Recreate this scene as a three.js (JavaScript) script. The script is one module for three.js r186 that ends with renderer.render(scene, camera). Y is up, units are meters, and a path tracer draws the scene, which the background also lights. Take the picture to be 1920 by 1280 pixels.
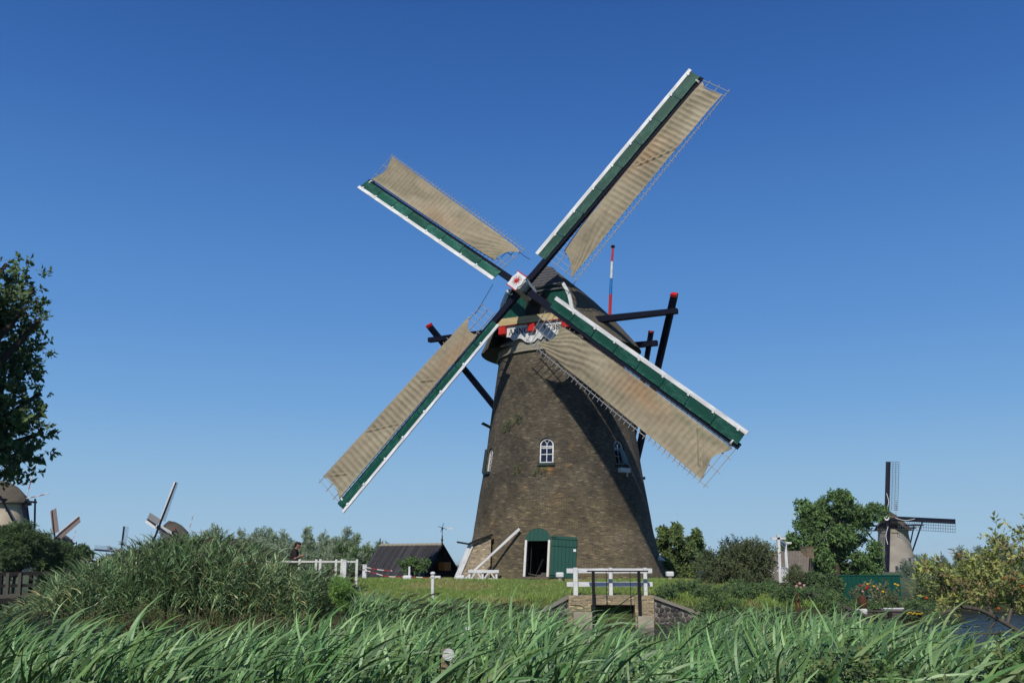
import * as THREE from 'three';
import { mergeGeometries } from 'three/addons/utils/BufferGeometryUtils.js';
import { RoundedBoxGeometry } from 'three/addons/geometries/RoundedBoxGeometry.js';
import { TextGeometry } from 'three/addons/geometries/TextGeometry.js';
import { FontLoader } from 'three/addons/loaders/FontLoader.js';
import { MarchingCubes } from 'three/addons/objects/MarchingCubes.js';
import { Brush, Evaluator, SUBTRACTION } from 'three-bvh-csg';

// ---------------------------------------------------------------- camera, sky, sun, exposure
const scene = new THREE.Scene();
const FOC = 1773, PITCH = THREE.MathUtils.degToRad(13.23), EYE = new THREE.Vector3(0, 1.7, 0);
const camera = new THREE.PerspectiveCamera(2 * Math.atan(640 / FOC) * 180 / Math.PI, 1.5, 0.1, 6000);
camera.position.copy(EYE);
camera.rotation.x = PITCH;
const renderer = new THREE.WebGLRenderer({ antialias: true });
renderer.toneMapping = THREE.LinearToneMapping;
renderer.toneMappingExposure = 1.0;
renderer.shadowMap.enabled = true;

const SUN_AZ = -13, SUN_EL = 41;                                    // degrees: from behind the camera, a little to the left
const rad = (d) => d * Math.PI / 180;
const sunDir = new THREE.Vector3(Math.sin(rad(SUN_AZ)) * Math.cos(rad(SUN_EL)), Math.sin(rad(SUN_EL)), Math.cos(rad(SUN_AZ)) * Math.cos(rad(SUN_EL)));
const sun = new THREE.DirectionalLight(new THREE.Color(1, 0.945, 0.86), 4.2);
sun.position.copy(sunDir).multiplyScalar(120).add(new THREE.Vector3(0, 0, -40));
sun.target.position.set(0, 0, -40);
sun.castShadow = true;
sun.shadow.mapSize.set(4096, 4096);
Object.assign(sun.shadow.camera, { left: -60, right: 60, top: 60, bottom: -60, near: 1, far: 300 });
scene.add(sun, sun.target);

const lin = (c) => (c <= 0.04045 ? c / 12.92 : Math.pow((c + 0.055) / 1.055, 2.4));
const L8 = (r, g, b) => [lin(r / 255), lin(g / 255), lin(b / 255)];
{ // clear summer sky: pale towards the horizon, deep blue above
  const stops = [[-90, L8(120, 130, 120)], [-4, L8(150, 170, 178)], [0, L8(165, 196, 216)], [2, L8(157, 192, 219)], [5, L8(142, 183, 218)], [9, L8(117, 166, 217)], [14, L8(94, 146, 208)], [20, L8(76, 128, 194)], [26, L8(60, 108, 178)], [33, L8(47, 91, 160)], [50, L8(38, 78, 145)], [90, L8(32, 68, 130)]];
  const W = 512, H = 512, d = new Float32Array(W * H * 4);
  for (let j = 0; j < H; j++) {
    const el = ((j + 0.5) / H - 0.5) * 180;
    let k = 0; while (k < stops.length - 2 && stops[k + 1][0] < el) k++;
    const t = Math.min(1, Math.max(0, (el - stops[k][0]) / (stops[k + 1][0] - stops[k][0])));
    for (let i = 0; i < W; i++) {
      const a = (i + 0.5) / W * 2 * Math.PI - Math.PI;
      const dx = Math.cos(a) * Math.cos(rad(el)), dz = Math.sin(a) * Math.cos(rad(el)), dy = Math.sin(rad(el));
      const cosS = dx * sunDir.x + dy * sunDir.y + dz * sunDir.z;
      const glow = 1 + 0.5 * Math.pow(Math.max(0, cosS), 6);
      for (let c = 0; c < 3; c++) d[(j * W + i) * 4 + c] = (stops[k][1][c] * (1 - t) + stops[k + 1][1][c] * t) * glow;
      d[(j * W + i) * 4 + 3] = 1;
    }
  }
  const sky = new THREE.DataTexture(d, W, H, THREE.RGBAFormat, THREE.FloatType);
  sky.mapping = THREE.EquirectangularReflectionMapping;
  sky.magFilter = sky.minFilter = THREE.LinearFilter;
  sky.needsUpdate = true;
  scene.background = sky; scene.environment = sky;
}

scene.fog = new THREE.FogExp2(new THREE.Color(0.8, 0.88, 0.96), 0.0001);   // thin summer haze over the polder

// ---------------------------------------------------------------- helpers
const V = (x, y, z) => new THREE.Vector3(x, y, z);
function mulberry(a) { return () => { a |= 0; a = a + 0x6D2B79F5 | 0; let t = Math.imul(a ^ a >>> 15, 1 | a); t = t + Math.imul(t ^ t >>> 7, 61 | t) ^ t; return ((t ^ t >>> 14) >>> 0) / 4294967296; }; }
const clamp = (x, a = 0, b = 1) => Math.min(b, Math.max(a, x));
const S = (a, b, x) => { const t = clamp((x - a) / (b - a)); return t * t * (3 - 2 * t); };
const mix = (a, b, t) => a + (b - a) * t;
function interp(xs, ys, x) { if (x <= xs[0]) return ys[0]; for (let i = 1; i < xs.length; i++) if (x <= xs[i]) return mix(ys[i - 1], ys[i], (x - xs[i - 1]) / (xs[i] - xs[i - 1])); return ys[ys.length - 1]; }
const hash2 = (x, y, s = 0) => { let h = Math.imul(x, 374761393) + Math.imul(y, 668265263) + Math.imul(s, 1274126177) | 0; h = Math.imul(h ^ h >>> 13, 1274126177); return ((h ^ h >>> 16) >>> 0) / 4294967296; };
function vnoise(x, y, per = 0, s = 0) {
  const xi = Math.floor(x), yi = Math.floor(y), fx = x - xi, fy = y - yi, u = fx * fx * (3 - 2 * fx), v = fy * fy * (3 - 2 * fy);
  const w = (k) => per ? ((k % per) + per) % per : k;
  return mix(mix(hash2(w(xi), w(yi), s), hash2(w(xi + 1), w(yi), s), u), mix(hash2(w(xi), w(yi + 1), s), hash2(w(xi + 1), w(yi + 1), s), u), v);
}
function fbm(x, y, oct = 4, per = 0, s = 0) { let a = 0, k = 0.5, n = 0; for (let i = 0; i < oct; i++) { a += k * vnoise(x, y, per, s + i); n += k; x *= 2; y *= 2; per *= 2; k *= 0.5; } return a / n; }
// the ray of the camera through a point of the 1920 x 1280 photograph: where it reaches depth D or height y
function ray(px, py) { const x = (px - 960) / FOC, y = (640 - py) / FOC, c = Math.cos(PITCH), s = Math.sin(PITCH); return V(x, y * c + s, y * s - c); }
function at(px, py, D) { const d = ray(px, py); return d.multiplyScalar(D / -d.z).add(EYE); }

function tex(w, h, fn, srgb = true) {
  const d = new Uint8Array(w * h * 4);
  for (let j = 0; j < h; j++) for (let i = 0; i < w; i++) { const c = fn(i, j), o = (j * w + i) * 4; d[o] = c[0]; d[o + 1] = c[1]; d[o + 2] = c[2]; d[o + 3] = 255; }
  const t = new THREE.DataTexture(d, w, h);
  t.wrapS = t.wrapT = THREE.RepeatWrapping; t.magFilter = THREE.LinearFilter; t.minFilter = THREE.LinearMipmapLinearFilter; t.generateMipmaps = true;
  if (srgb) t.colorSpace = THREE.SRGBColorSpace;
  t.needsUpdate = true;
  return t;
}
const rep = (t, x, y) => { const c = t.clone(); c.repeat.set(x, y); c.needsUpdate = true; return c; };
const gray = (v) => { v = clamp(v * 255, 0, 255); return [v, v, v]; };

const names = {};
const numbered = (n) => { const k = names[n] = (names[n] ?? -1) + 1; return k ? n + '_' + String(k).padStart(3, '0') : n; };
const tag = (o, label, category, group, kind) => { if (label) o.userData.label = label; if (category) o.userData.category = category; if (group) o.userData.group = group; if (kind) o.userData.kind = kind; return o; };
function thing(name, label, category, pos = [0, 0, 0], turn = 0, group) {
  const o = new THREE.Group(); o.name = numbered(name); o.position.set(...pos); o.rotation.y = turn; scene.add(o);
  return tag(o, label, category, group);
}
function group(name, parent, pos = [0, 0, 0]) { const o = new THREE.Group(); o.name = name; o.position.set(...pos); parent.add(o); return o; }
function strip(g) { for (const k of Object.keys(g.attributes)) if (!['position', 'normal', 'uv'].includes(k)) g.deleteAttribute(k); return g.index ? g.toNonIndexed() : g; }
function obj(name, geo, mat, parent, label) {
  if (Array.isArray(geo)) geo = geo.length === 1 ? geo[0] : mergeGeometries(geo.map(strip));
  const m = new THREE.Mesh(geo, mat); m.name = parent === scene ? numbered(name) : name; m.castShadow = m.receiveShadow = true;
  if (label) m.userData.label = label;
  parent.add(m); return m;
}
function box(w, h, d, x = 0, y = 0, z = 0, rx = 0, ry = 0, rz = 0) { const g = new THREE.BoxGeometry(w, h, d); g.rotateX(rx); g.rotateY(ry); g.rotateZ(rz); g.translate(x, y, z); return g; }
function rbox(w, h, d, r, x = 0, y = 0, z = 0) { const g = new RoundedBoxGeometry(w, h, d, 2, r); g.translate(x, y, z); return strip(g); }
function basisGeo(g, p, q, up = V(0, 1, 0)) { // stands a geometry that lies along +y from p to q
  const y = q.clone().sub(p).normalize(); let x = V().crossVectors(y, up); if (x.lengthSq() < 1e-6) x = V(1, 0, 0); x.normalize();
  const z = V().crossVectors(x, y); return g.applyMatrix4(new THREE.Matrix4().makeBasis(x, y, z).setPosition(p));
}
function beam(p, q, w, d, up, w2 = w, d2 = d) { const l = p.distanceTo(q), g = new THREE.BoxGeometry(w, l, d); g.translate(0, l / 2, 0); if (w2 !== w || d2 !== d) { const a = g.attributes.position; for (let i = 0; i < a.count; i++) { const t = a.getY(i) / l; a.setX(i, a.getX(i) * mix(1, w2 / w, t)); a.setZ(i, a.getZ(i) * mix(1, d2 / d, t)); } g.computeVertexNormals(); } return basisGeo(g, p, q, up); }
function rod(p, q, r1, r2 = r1, n = 8) { const l = p.distanceTo(q), g = new THREE.CylinderGeometry(r2, r1, l, n); g.translate(0, l / 2, 0); return basisGeo(g, p, q); }
function grid(nx, ny, fn, colored) { // fn(u, v, i, j) -> { p, uv, c }
  const P = [], U = [], C = [], I = [];
  for (let j = 0; j <= ny; j++) for (let i = 0; i <= nx; i++) { const o = fn(i / nx, j / ny, i, j); P.push(o.p[0], o.p[1], o.p[2]); U.push(...(o.uv ?? [i / nx, j / ny])); if (colored) C.push(...o.c); }
  for (let j = 0; j < ny; j++) for (let i = 0; i < nx; i++) { const a = j * (nx + 1) + i, b = a + 1, c = a + nx + 1, d = c + 1; I.push(a, b, d, a, d, c); }
  const g = new THREE.BufferGeometry();
  g.setAttribute('position', new THREE.Float32BufferAttribute(P, 3)); g.setAttribute('uv', new THREE.Float32BufferAttribute(U, 2));
  if (colored) g.setAttribute('color', new THREE.Float32BufferAttribute(C, 3));
  g.setIndex(I); g.computeVertexNormals(); return g;
}
function instanced(name, geo, mat, list, parent, kind) { // list of [matrix, color]
  const m = new THREE.InstancedMesh(geo, mat, list.length); m.name = name; m.castShadow = m.receiveShadow = true;
  list.forEach(([mx, c], i) => { m.setMatrixAt(i, mx); if (c) m.setColorAt(i, c); });
  if (kind) m.userData.kind = kind;
  parent.add(m); return m;
}

// ---------------------------------------------------------------- textures and materials
const noiseT = tex(512, 512, (i, j) => gray(0.25 + 0.75 * fbm(i / 64, j / 64, 6, 8, 3)), false);
const fineT = tex(512, 512, (i, j) => gray(0.5 * hash2(i, j, 5) + 0.5 * fbm(i / 8, j / 8, 3, 64, 9)), false);
const toneT = tex(512, 512, (i, j) => { const v = 0.74 + 0.26 * fbm(i / 64, j / 64, 6, 8, 21) + 0.08 * (hash2(i, j, 2) - 0.5); return gray(v); }, true);
const grainT = tex(512, 512, (i, j) => { const v = 0.72 + 0.2 * fbm(i / 8, j / 128, 4, 64, 31) + 0.14 * fbm(i / 64, j / 64, 4, 8, 33) - 0.1 * (hash2(i >> 1, j >> 5, 8) > 0.97 ? 1 : 0); return gray(v); }, true);
const BR = { w: 3.4, h: 1.7, cols: 16, rows: 29 };
const brickCell = (i, j, W, H) => {
  const y = j / H * BR.rows, row = Math.floor(y), fy = y - row, x = i / W * BR.cols + (row % 2) * 0.5 + 0.08 * hash2(row, 3, 4), col = Math.floor(x), fx = x - col;
  const ew = 0.018 + 0.02 * vnoise(i / 16, j / 8, 0, 4), eh = 0.07 + 0.07 * vnoise(i / 10, j / 10, 0, 7);
  return { m: fx < ew || fx > 1 - ew || fy < eh || fy > 1 - eh, id: hash2(((col % BR.cols) + BR.cols) % BR.cols, row, 11), id2: hash2(((col % BR.cols) + BR.cols) % BR.cols, row, 12), fx, fy };
};
const brickT = tex(2048, 1024, (i, j) => {
  const b = brickCell(i, j, 2048, 1024), n = fbm(i / 32, j / 32, 4, 0, 40), f = hash2(i, j, 6);
  if (b.m) { const v = 0.75 + 0.4 * n; return [112 * v, 105 * v, 91 * v]; }
  const pal = b.id < 0.3 ? [82, 75, 63] : b.id < 0.55 ? [74, 67, 57] : b.id < 0.78 ? [90, 82, 67] : b.id < 0.93 ? [60, 55, 49] : [112, 103, 86], v = 0.78 + 0.26 * n + 0.12 * b.id2 + 0.22 * (f - 0.5);
  return pal.map((c) => clamp(c * v, 0, 255));
});
const brickB = tex(2048, 1024, (i, j) => { const b = brickCell(i, j, 2048, 1024); return gray(b.m ? 0.1 + 0.2 * hash2(i, j, 1) : 0.5 + 0.35 * b.id2 + 0.2 * fbm(i / 12, j / 12, 3, 0, 8)); }, false);
const thatchT = tex(1024, 1024, (i, j) => { const v = 0.55 + 0.4 * fbm(i / 4, j / 32, 3, 256, 51) + 0.25 * (fbm(i / 128, j / 128, 4, 8, 55) - 0.5) + 0.15 * (hash2(i, j >> 2, 9) - 0.5); return [150 * v, 140 * v, 120 * v]; });
const thatchB = tex(1024, 1024, (i, j) => gray(0.6 * fbm(i / 4, j / 24, 3, 256, 51) + 0.4 * hash2(i, j >> 1, 9)), false);
const clothT = tex(512, 512, (i, j) => { const v = 0.88 + 0.12 * fbm(i / 64, j / 64, 5, 8, 61) + 0.07 * (hash2(i, j, 3) - 0.5); return gray(v); }, true);
const greenT = tex(512, 512, (i, j) => { // weathered green paint: streaky, chalked, chipped along the grain
  const v = 0.8 + 0.3 * fbm(i / 64, j / 64, 5, 8, 141) + 0.12 * (fbm(i / 4, j / 128, 3, 128, 143) - 0.5), fade = S(0.5, 0.75, fbm(i / 128, j / 128, 3, 4, 145)) * 0.35, chip = fbm(i / 6, j / 22, 3, 84, 147) > 0.745 && fbm(i / 128, j / 128, 2, 4, 149) > 0.45;
  return chip ? [120, 140, 128] : [[12, 32], [67, 98], [53, 82]].map(([a, b]) => clamp(mix(a, b, fade) * v, 0, 255)); });
const std = (o) => new THREE.MeshStandardMaterial(o);
const C3 = (r, g, b) => new THREE.Color().setRGB(r, g, b);
const paint = (c, rough = 0.5, t = toneT, bs = 0.002) => new THREE.MeshPhysicalMaterial({ color: c, roughness: rough, map: t, bumpMap: fineT, bumpScale: bs, specularIntensity: 0.4 });
const M = {
  brick: std({ map: brickT, bumpMap: brickB, bumpScale: 0.018, roughness: 0.95, vertexColors: true }),
  brickPlain: std({ map: brickT, bumpMap: brickB, bumpScale: 0.015, roughness: 0.95, color: C3(1.5, 1.45, 1.3) }),
  brickPale: std({ map: brickT, bumpMap: brickB, bumpScale: 0.012, roughness: 0.95, color: C3(3.0, 2.85, 2.6) }),
  thatch: std({ map: thatchT, bumpMap: thatchB, bumpScale: 0.03, roughness: 1, color: C3(0.62, 0.6, 0.56) }),
  thatchFar: std({ map: thatchT, roughness: 1, color: C3(0.5, 0.47, 0.44) }),
  capPlank: paint(C3(0.1, 0.098, 0.105), 0.7, grainT, 0.004),
  green: paint(C3(0.004, 0.072, 0.05), 0.5, grainT, 0.003),
  greenOld: paint(C3(0.012, 0.115, 0.082), 0.55, grainT, 0.004),
  white: paint(C3(0.8, 0.8, 0.78), 0.5),
  whiteWorn: paint(C3(0.72, 0.71, 0.66), 0.7, grainT, 0.003),
  navy: new THREE.MeshPhysicalMaterial({ color: C3(0.004, 0.006, 0.018), roughness: 0.6, map: grainT, bumpMap: fineT, bumpScale: 0.003, specularIntensity: 0.2 }),
  black: paint(C3(0.012, 0.012, 0.013), 0.6, grainT, 0.003),
  lath: paint(C3(0.34, 0.34, 0.35), 0.6, grainT, 0.002),
  greenBoard: new THREE.MeshPhysicalMaterial({ map: greenT, roughness: 0.55, specularIntensity: 0.4, bumpMap: fineT, bumpScale: 0.003 }),
  greenFaded: new THREE.MeshPhysicalMaterial({ map: greenT, color: C3(1.6, 1.45, 1.5), roughness: 0.6, specularIntensity: 0.4, bumpMap: fineT, bumpScale: 0.004 }),
  red: paint(C3(0.62, 0.025, 0.02), 0.45),
  redDark: paint(C3(0.3, 0.02, 0.02), 0.45),
  blue: paint(C3(0.02, 0.2, 0.55), 0.45),
  cream: paint(C3(0.62, 0.48, 0.24), 0.55),
  creamGrey: paint(C3(0.36, 0.33, 0.25), 0.7, grainT, 0.003),
  text: paint(C3(0.015, 0.015, 0.02), 0.5),
  cloth: std({ map: rep(clothT, 0.6, 0.6), roughness: 0.95, vertexColors: true, side: THREE.DoubleSide }),
  glass: std({ color: C3(0.012, 0.016, 0.03), roughness: 0.06 }),
  wood: paint(C3(0.2, 0.15, 0.1), 0.8, grainT, 0.006),
  woodGrey: paint(C3(0.1, 0.088, 0.075), 0.85, grainT, 0.006),
  woodDark: paint(C3(0.02, 0.017, 0.016), 0.85, grainT, 0.006),
  stake: paint(C3(0.42, 0.32, 0.2), 0.8, grainT, 0.006),
  rust: paint(C3(0.11, 0.045, 0.025), 0.9, toneT, 0.006),
  concrete: paint(C3(0.42, 0.37, 0.28), 0.9, toneT, 0.006),
  stoneCap: paint(C3(0.3, 0.27, 0.22), 0.9, toneT, 0.008),
  mortar: paint(C3(0.3, 0.28, 0.24), 0.95, toneT, 0.008),
  stone: [[0.07, 0.062, 0.06], [0.1, 0.085, 0.075], [0.055, 0.055, 0.06], [0.14, 0.12, 0.1]].map((c) => paint(C3(...c), 0.75, toneT, 0.008)),
  bark: paint(C3(0.09, 0.07, 0.052), 0.95, grainT, 0.012),
  barkLight: paint(C3(0.2, 0.17, 0.14), 0.95, grainT, 0.012),
  rope: paint(C3(0.05, 0.045, 0.05), 0.9),
  dark: std({ color: C3(0.01, 0.01, 0.01), roughness: 0.9 }),
  tileRoof: paint(C3(0.042, 0.042, 0.047), 0.35, toneT, 0.004),
  tileRoofRed: paint(C3(0.2, 0.17, 0.14), 0.8, toneT, 0.006),
  orange: paint(C3(0.85, 0.25, 0.03), 0.5, grainT, 0.003),
  skin: paint(C3(0.42, 0.23, 0.16), 0.6),
  shirt: paint(C3(0.035, 0.024, 0.024), 0.9),
  shorts: paint(C3(0.045, 0.045, 0.04), 0.9),
  hair: paint(C3(0.03, 0.018, 0.012), 0.8),
};
const leafMat = (r = 0.55, tr = 0.25, vc = false) => new THREE.MeshPhysicalMaterial({ color: 0xffffff, roughness: r, transmission: tr, thickness: 0, side: THREE.DoubleSide, vertexColors: vc });
M.leaf = leafMat(0.88, 0.3);
M.reed = std({ color: 0xffffff, roughness: 0.5, side: THREE.DoubleSide, vertexColors: true });

// ---------------------------------------------------------------- ground and water
const WATER = -0.6;
function farEdge(x) { return interp([-60, -24, -18, -9, -5, 0, 1, 6.5, 8, 12, 13, 17, 18.4, 19.5, 90], [-36, -36, -35, -34, -35.2, -36.3, -37.2, -37.2, -36.4, -36.6, -38.2, -38.4, -40, -48.5, -50], x); }
function groundY(x, z) {
  if (z > -25) { const near = S(-6.4, -3.0, z); return mix(-1.3, 0, near); }
  const zf = farEdge(x), b = S(zf + 0.9, zf - 0.5, z);
  const k = S(-12, -9.2, x) * (1 - S(10.6, 13.2, x)) * (1 - S(-57, -64, z) );
  let y = mix(-0.22, 0, 0.5) + 0.12 * (fbm(x / 9, z / 9, 3, 0, 70) - 0.5);
  const rise = clamp((-z - 36.2) / 7.6);
  y = mix(y, 0.18 + 0.76 * Math.pow(rise, 0.85) + 0.03 * (fbm(x / 2, z / 2, 2, 0, 71) - 0.5), k);
  if (z < -300) y = mix(y, -1.2, S(-300, -900, z));
  return mix(-1.3, y, b);
}
{
  const xs = [], zs = [];
  for (let x = -30; x <= 30.01; x += 0.4) xs.push(x);
  for (const e of [34, 40, 50, 65, 90, 130, 200, 350, 700, 1500]) { xs.push(e); xs.unshift(-e); }
  for (let z = 12; z >= -66; z -= 0.4) zs.push(z);
  for (const e of [70, 76, 85, 100, 120, 150, 200, 300, 450, 700, 1100, 2000]) zs.push(-e);
  zs.unshift(60, 30, 18);
  const lawn = [0.185, 0.215, 0.05], rough = [0.08, 0.11, 0.03], mud = [0.035, 0.03, 0.022], field = [0.1, 0.14, 0.045];
  const g = grid(xs.length - 1, zs.length - 1, (u, v, i, j) => {
    const x = xs[i], z = zs[j], y = groundY(x, z), n = fbm(x / 1.7, z / 1.7, 4, 0, 80), n2 = fbm(x / 6, z / 6, 3, 0, 84);
    const lw = S(0.1, 0.35, y) * (z < -25 ? 1 : 0), md = 1 - S(-0.55, -0.25, y);
    let c = rough.map((r, k) => mix(r, lawn[k], lw));
    if (z < -75) c = field;
    c = c.map((r, k) => mix(r, mud[k], md) * (0.5 + n) * (0.7 + 0.6 * n2));
    if (lw > 0.5) { const bare = S(0.5, 0.62, n) * Math.exp(-((x - 0.6) ** 2) / 6 - ((z + 44.2) ** 2) / 1.2); c = c.map((r, k) => mix(r, [0.2, 0.16, 0.1][k], bare * 0.9)); }
    if (lw > 0.5) { const dry = S(0.55, 0.75, n2) * 0.6; c = [mix(c[0], 0.2, dry), mix(c[1], 0.19, dry), mix(c[2], 0.07, dry)]; }
    return { p: [x, y, z], uv: [x, z], c };
  }, true);
  const m = std({ map: toneT, bumpMap: fineT, bumpScale: 0.05, roughness: 1, vertexColors: true });
  m.map = rep(toneT, 0.7, 0.7); m.bumpMap = rep(fineT, 0.9, 0.9);
  obj('ground', g, m, scene).userData.kind = 'structure';
  const rip = tex(1024, 1024, (i, j) => gray(0.5 * fbm(i / 32, j / 64, 4, 32, 91) + 0.5 * fbm(i / 128, j / 256, 3, 8, 95)), false);
  rip.repeat.set(0.16, 0.16);
  const w = grid(60, 40, (u, v) => ({ p: [mix(-70, 90, u), WATER, mix(4, -51, v)], uv: [mix(-70, 90, u), mix(4, -51, v)] }));
  obj('water', w, std({ color: C3(0.012, 0.02, 0.022), roughness: 0.06, bumpMap: rip, bumpScale: 0.35 }), scene).userData.kind = 'structure';
}

// ---------------------------------------------------------------- the windmill
const MILL = V(2.64, 0.94, -49.8), AZ = rad(26.1), TILT = rad(13.1);
const towerR = (y) => interp([0, 0.5, 2.25, 5, 8.1, 12.4], [5.26, 5.08, 4.63, 4.2, 3.77, 3.2], y);
const mill = thing('windmill', 'large brown brick windmill with canvas sails and thatched cap, standing on the lawn', 'windmill', MILL.toArray());
function onWall(name, parent, deg, y, push = 0) { // a group on the battered wall, its z pointing out of the wall
  const g = group(name, parent), b = Math.atan2(towerR(y - 0.5) - towerR(y + 0.5), 1), r = towerR(y) + push;
  g.rotation.order = 'YXZ'; g.rotation.set(-b, rad(deg), 0);
  g.position.set(Math.sin(rad(deg)) * r, y, Math.cos(rad(deg)) * r); return g;
}
const arch = (w, h, x0 = 0, y0 = 0) => { const s = new THREE.Shape(), r = w / 2; s.moveTo(x0 - r, y0); s.lineTo(x0 + r, y0); s.lineTo(x0 + r, y0 + h - r); s.absarc(x0, y0 + h - r, r, 0, Math.PI, false); s.lineTo(x0 - r, y0); return s; };
const archHole = (w, h, x0, y0) => { const p = new THREE.Path(), r = w / 2; p.moveTo(x0 - r, y0); p.lineTo(x0 + r, y0); p.lineTo(x0 + r, y0 + h - r); p.absarc(x0, y0 + h - r, r, 0, Math.PI, false); p.lineTo(x0 - r, y0); return p; };
const ext = (s, d, z = 0, bevel = 0, cs = 10) => { const g = new THREE.ExtrudeGeometry(s, { depth: d, bevelEnabled: bevel > 0, bevelSize: bevel, bevelThickness: bevel, bevelSegments: 1, curveSegments: cs }); g.translate(0, 0, z); return g; };
{ // tower wall, with the openings cut out of its thickness
  const ys = []; for (let y = -0.5; y <= 12.4; y += 0.12) ys.push(y);
  const prof = [...ys.map((y) => [towerR(y), y]), [2.75, ys[ys.length - 1]], [4.45, -0.5], [towerR(-0.5), -0.5]];
  const NX = 220, P = [], U = [], C = [], I = [], nP = prof.length;
  for (let j = 0; j < nP; j++) for (let i = 0; i <= NX; i++) {
    const a = i / NX * 2 * Math.PI - Math.PI, [r0, y] = prof[j], sx = Math.sin(a) * 4.2, out = j < nP - 3;
    const r = r0 + (out ? 0.05 * (fbm(a * 4.2 / 1.3, y / 1.3, 3, 0, 100) - 0.5) : 0);
    P.push(Math.sin(a) * r, y, Math.cos(a) * r); U.push(a * 4.2 / BR.w, y / BR.h);
    const deg = a * 180 / Math.PI, n = fbm(a * 4, y / 1.1, 4, 0, 104), n2 = fbm(a * 11, y * 2.2, 3, 0, 108), n3 = fbm(a * 2, y / 3, 3, 0, 112);
    let c = [1.2, 1.15, 1.03].map((k) => k * (0.56 + 0.6 * n + 0.55 * (n2 - 0.5)));
    const low = 1 - S(3.2, 5.2, y + 1.6 * (n3 - 0.5)); c = c.map((k, q) => k * mix([0.84, 0.85, 0.88][q], [1.16, 1.12, 1.0][q], low));      // older dark courses above, later warmer ones below
    const patch = S(0.5, 0.62, fbm(a * 3.2 + 3, y / 2 + 1, 3, 0, 116)) * S(1.8, 3, y) * (1 - S(8, 11.5, y)); c = c.map((k) => k * mix(1, 0.72, patch));
    const foot = (1 - S(0, 0.9, y)) * n2; c = c.map((k, q) => k * mix(1, [0.75, 0.85, 0.7][q], foot));
    const ln = S(0.42, 0.62, fbm(a * 34, y * 8, 3, 0, 130));
    for (const [d0, y0, sd, sy, o] of [[-11.5, 5.2, 4.5, 0.34, 0.5], [1, 5.4, 2, 0.2, 0.3], [-34, 5.2, 1.6, 0.2, 0.4], [-28, 4.4, 1.6, 0.2, 0.35], [4, 6.3, 1.6, 0.2, 0.3], [-6, 3.6, 4, 0.3, 0.2], [-52, 2.6, 1.6, 0.16, 0.8], [6, 0.35, 3, 0.15, 0.3], [30, 1.8, 5, .5, -.3]]) {
      const w = clamp(Math.exp(-((deg - d0) ** 2) / (sd * sd) - ((y - y0) ** 2) / (sy * sy)) * ln * 1.4); if (o > 0) c = c.map((k, q) => mix(k, [2.6, 1.5, 0.45][q], w * o)); else c = c.map((k) => mix(k, 2.2, -w * o));
    }
    const pale = S(0.78, 0.8, hash2(Math.floor(deg * 5), Math.floor(y * 14), 3)) * 0.25 * n2; c = c.map((k) => k * (1 + pale));
    C.push(...(out ? c : [0.5, 0.5, 0.5]));
  }
  for (let j = 0; j < nP - 1; j++) for (let i = 0; i < NX; i++) { const a = j * (NX + 1) + i, b = a + 1, c = a + NX + 1, d = c + 1; I.push(a, b, d, a, d, c); }
  let g = new THREE.BufferGeometry();
  g.setAttribute('position', new THREE.Float32BufferAttribute(P, 3)); g.setAttribute('uv', new THREE.Float32BufferAttribute(U, 2)); g.setAttribute('color', new THREE.Float32BufferAttribute(C, 3)); g.setIndex(I); g.computeVertexNormals();
  const ev = new Evaluator(); ev.attributes = ['position', 'normal', 'uv', 'color']; ev.useGroups = false;
  const cut = (deg, y, shape, depth, back = 0) => {
    const e = ext(shape, depth, -depth + 0.35).toNonIndexed(), n = e.attributes.position.count, col = new Float32Array(n * 3).fill(0.8); e.setAttribute('color', new THREE.BufferAttribute(col, 3));
    const uv = e.attributes.uv; for (let i = 0; i < n; i++) uv.setXY(i, uv.getX(i) / BR.w, uv.getY(i) / BR.h);
    const h = onWall('cut', new THREE.Group(), deg, y); h.updateMatrix(); e.applyMatrix4(h.matrix);
    const r = ev.evaluate(new Brush(g), new Brush(e), SUBTRACTION); g = r.geometry;
  };
  cut(-17.5, 0.12, arch(1.24, 2.36), 3.2);
  cut(-13.9, 5.5, arch(0.72, 1.26), 0.55);
  cut(42, 5.5, arch(0.72, 1.26), 0.55);
  cut(-69, 5.3, arch(0.72, 1.26), 0.55);
  obj('tower', g, M.brick, mill);
}
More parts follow.
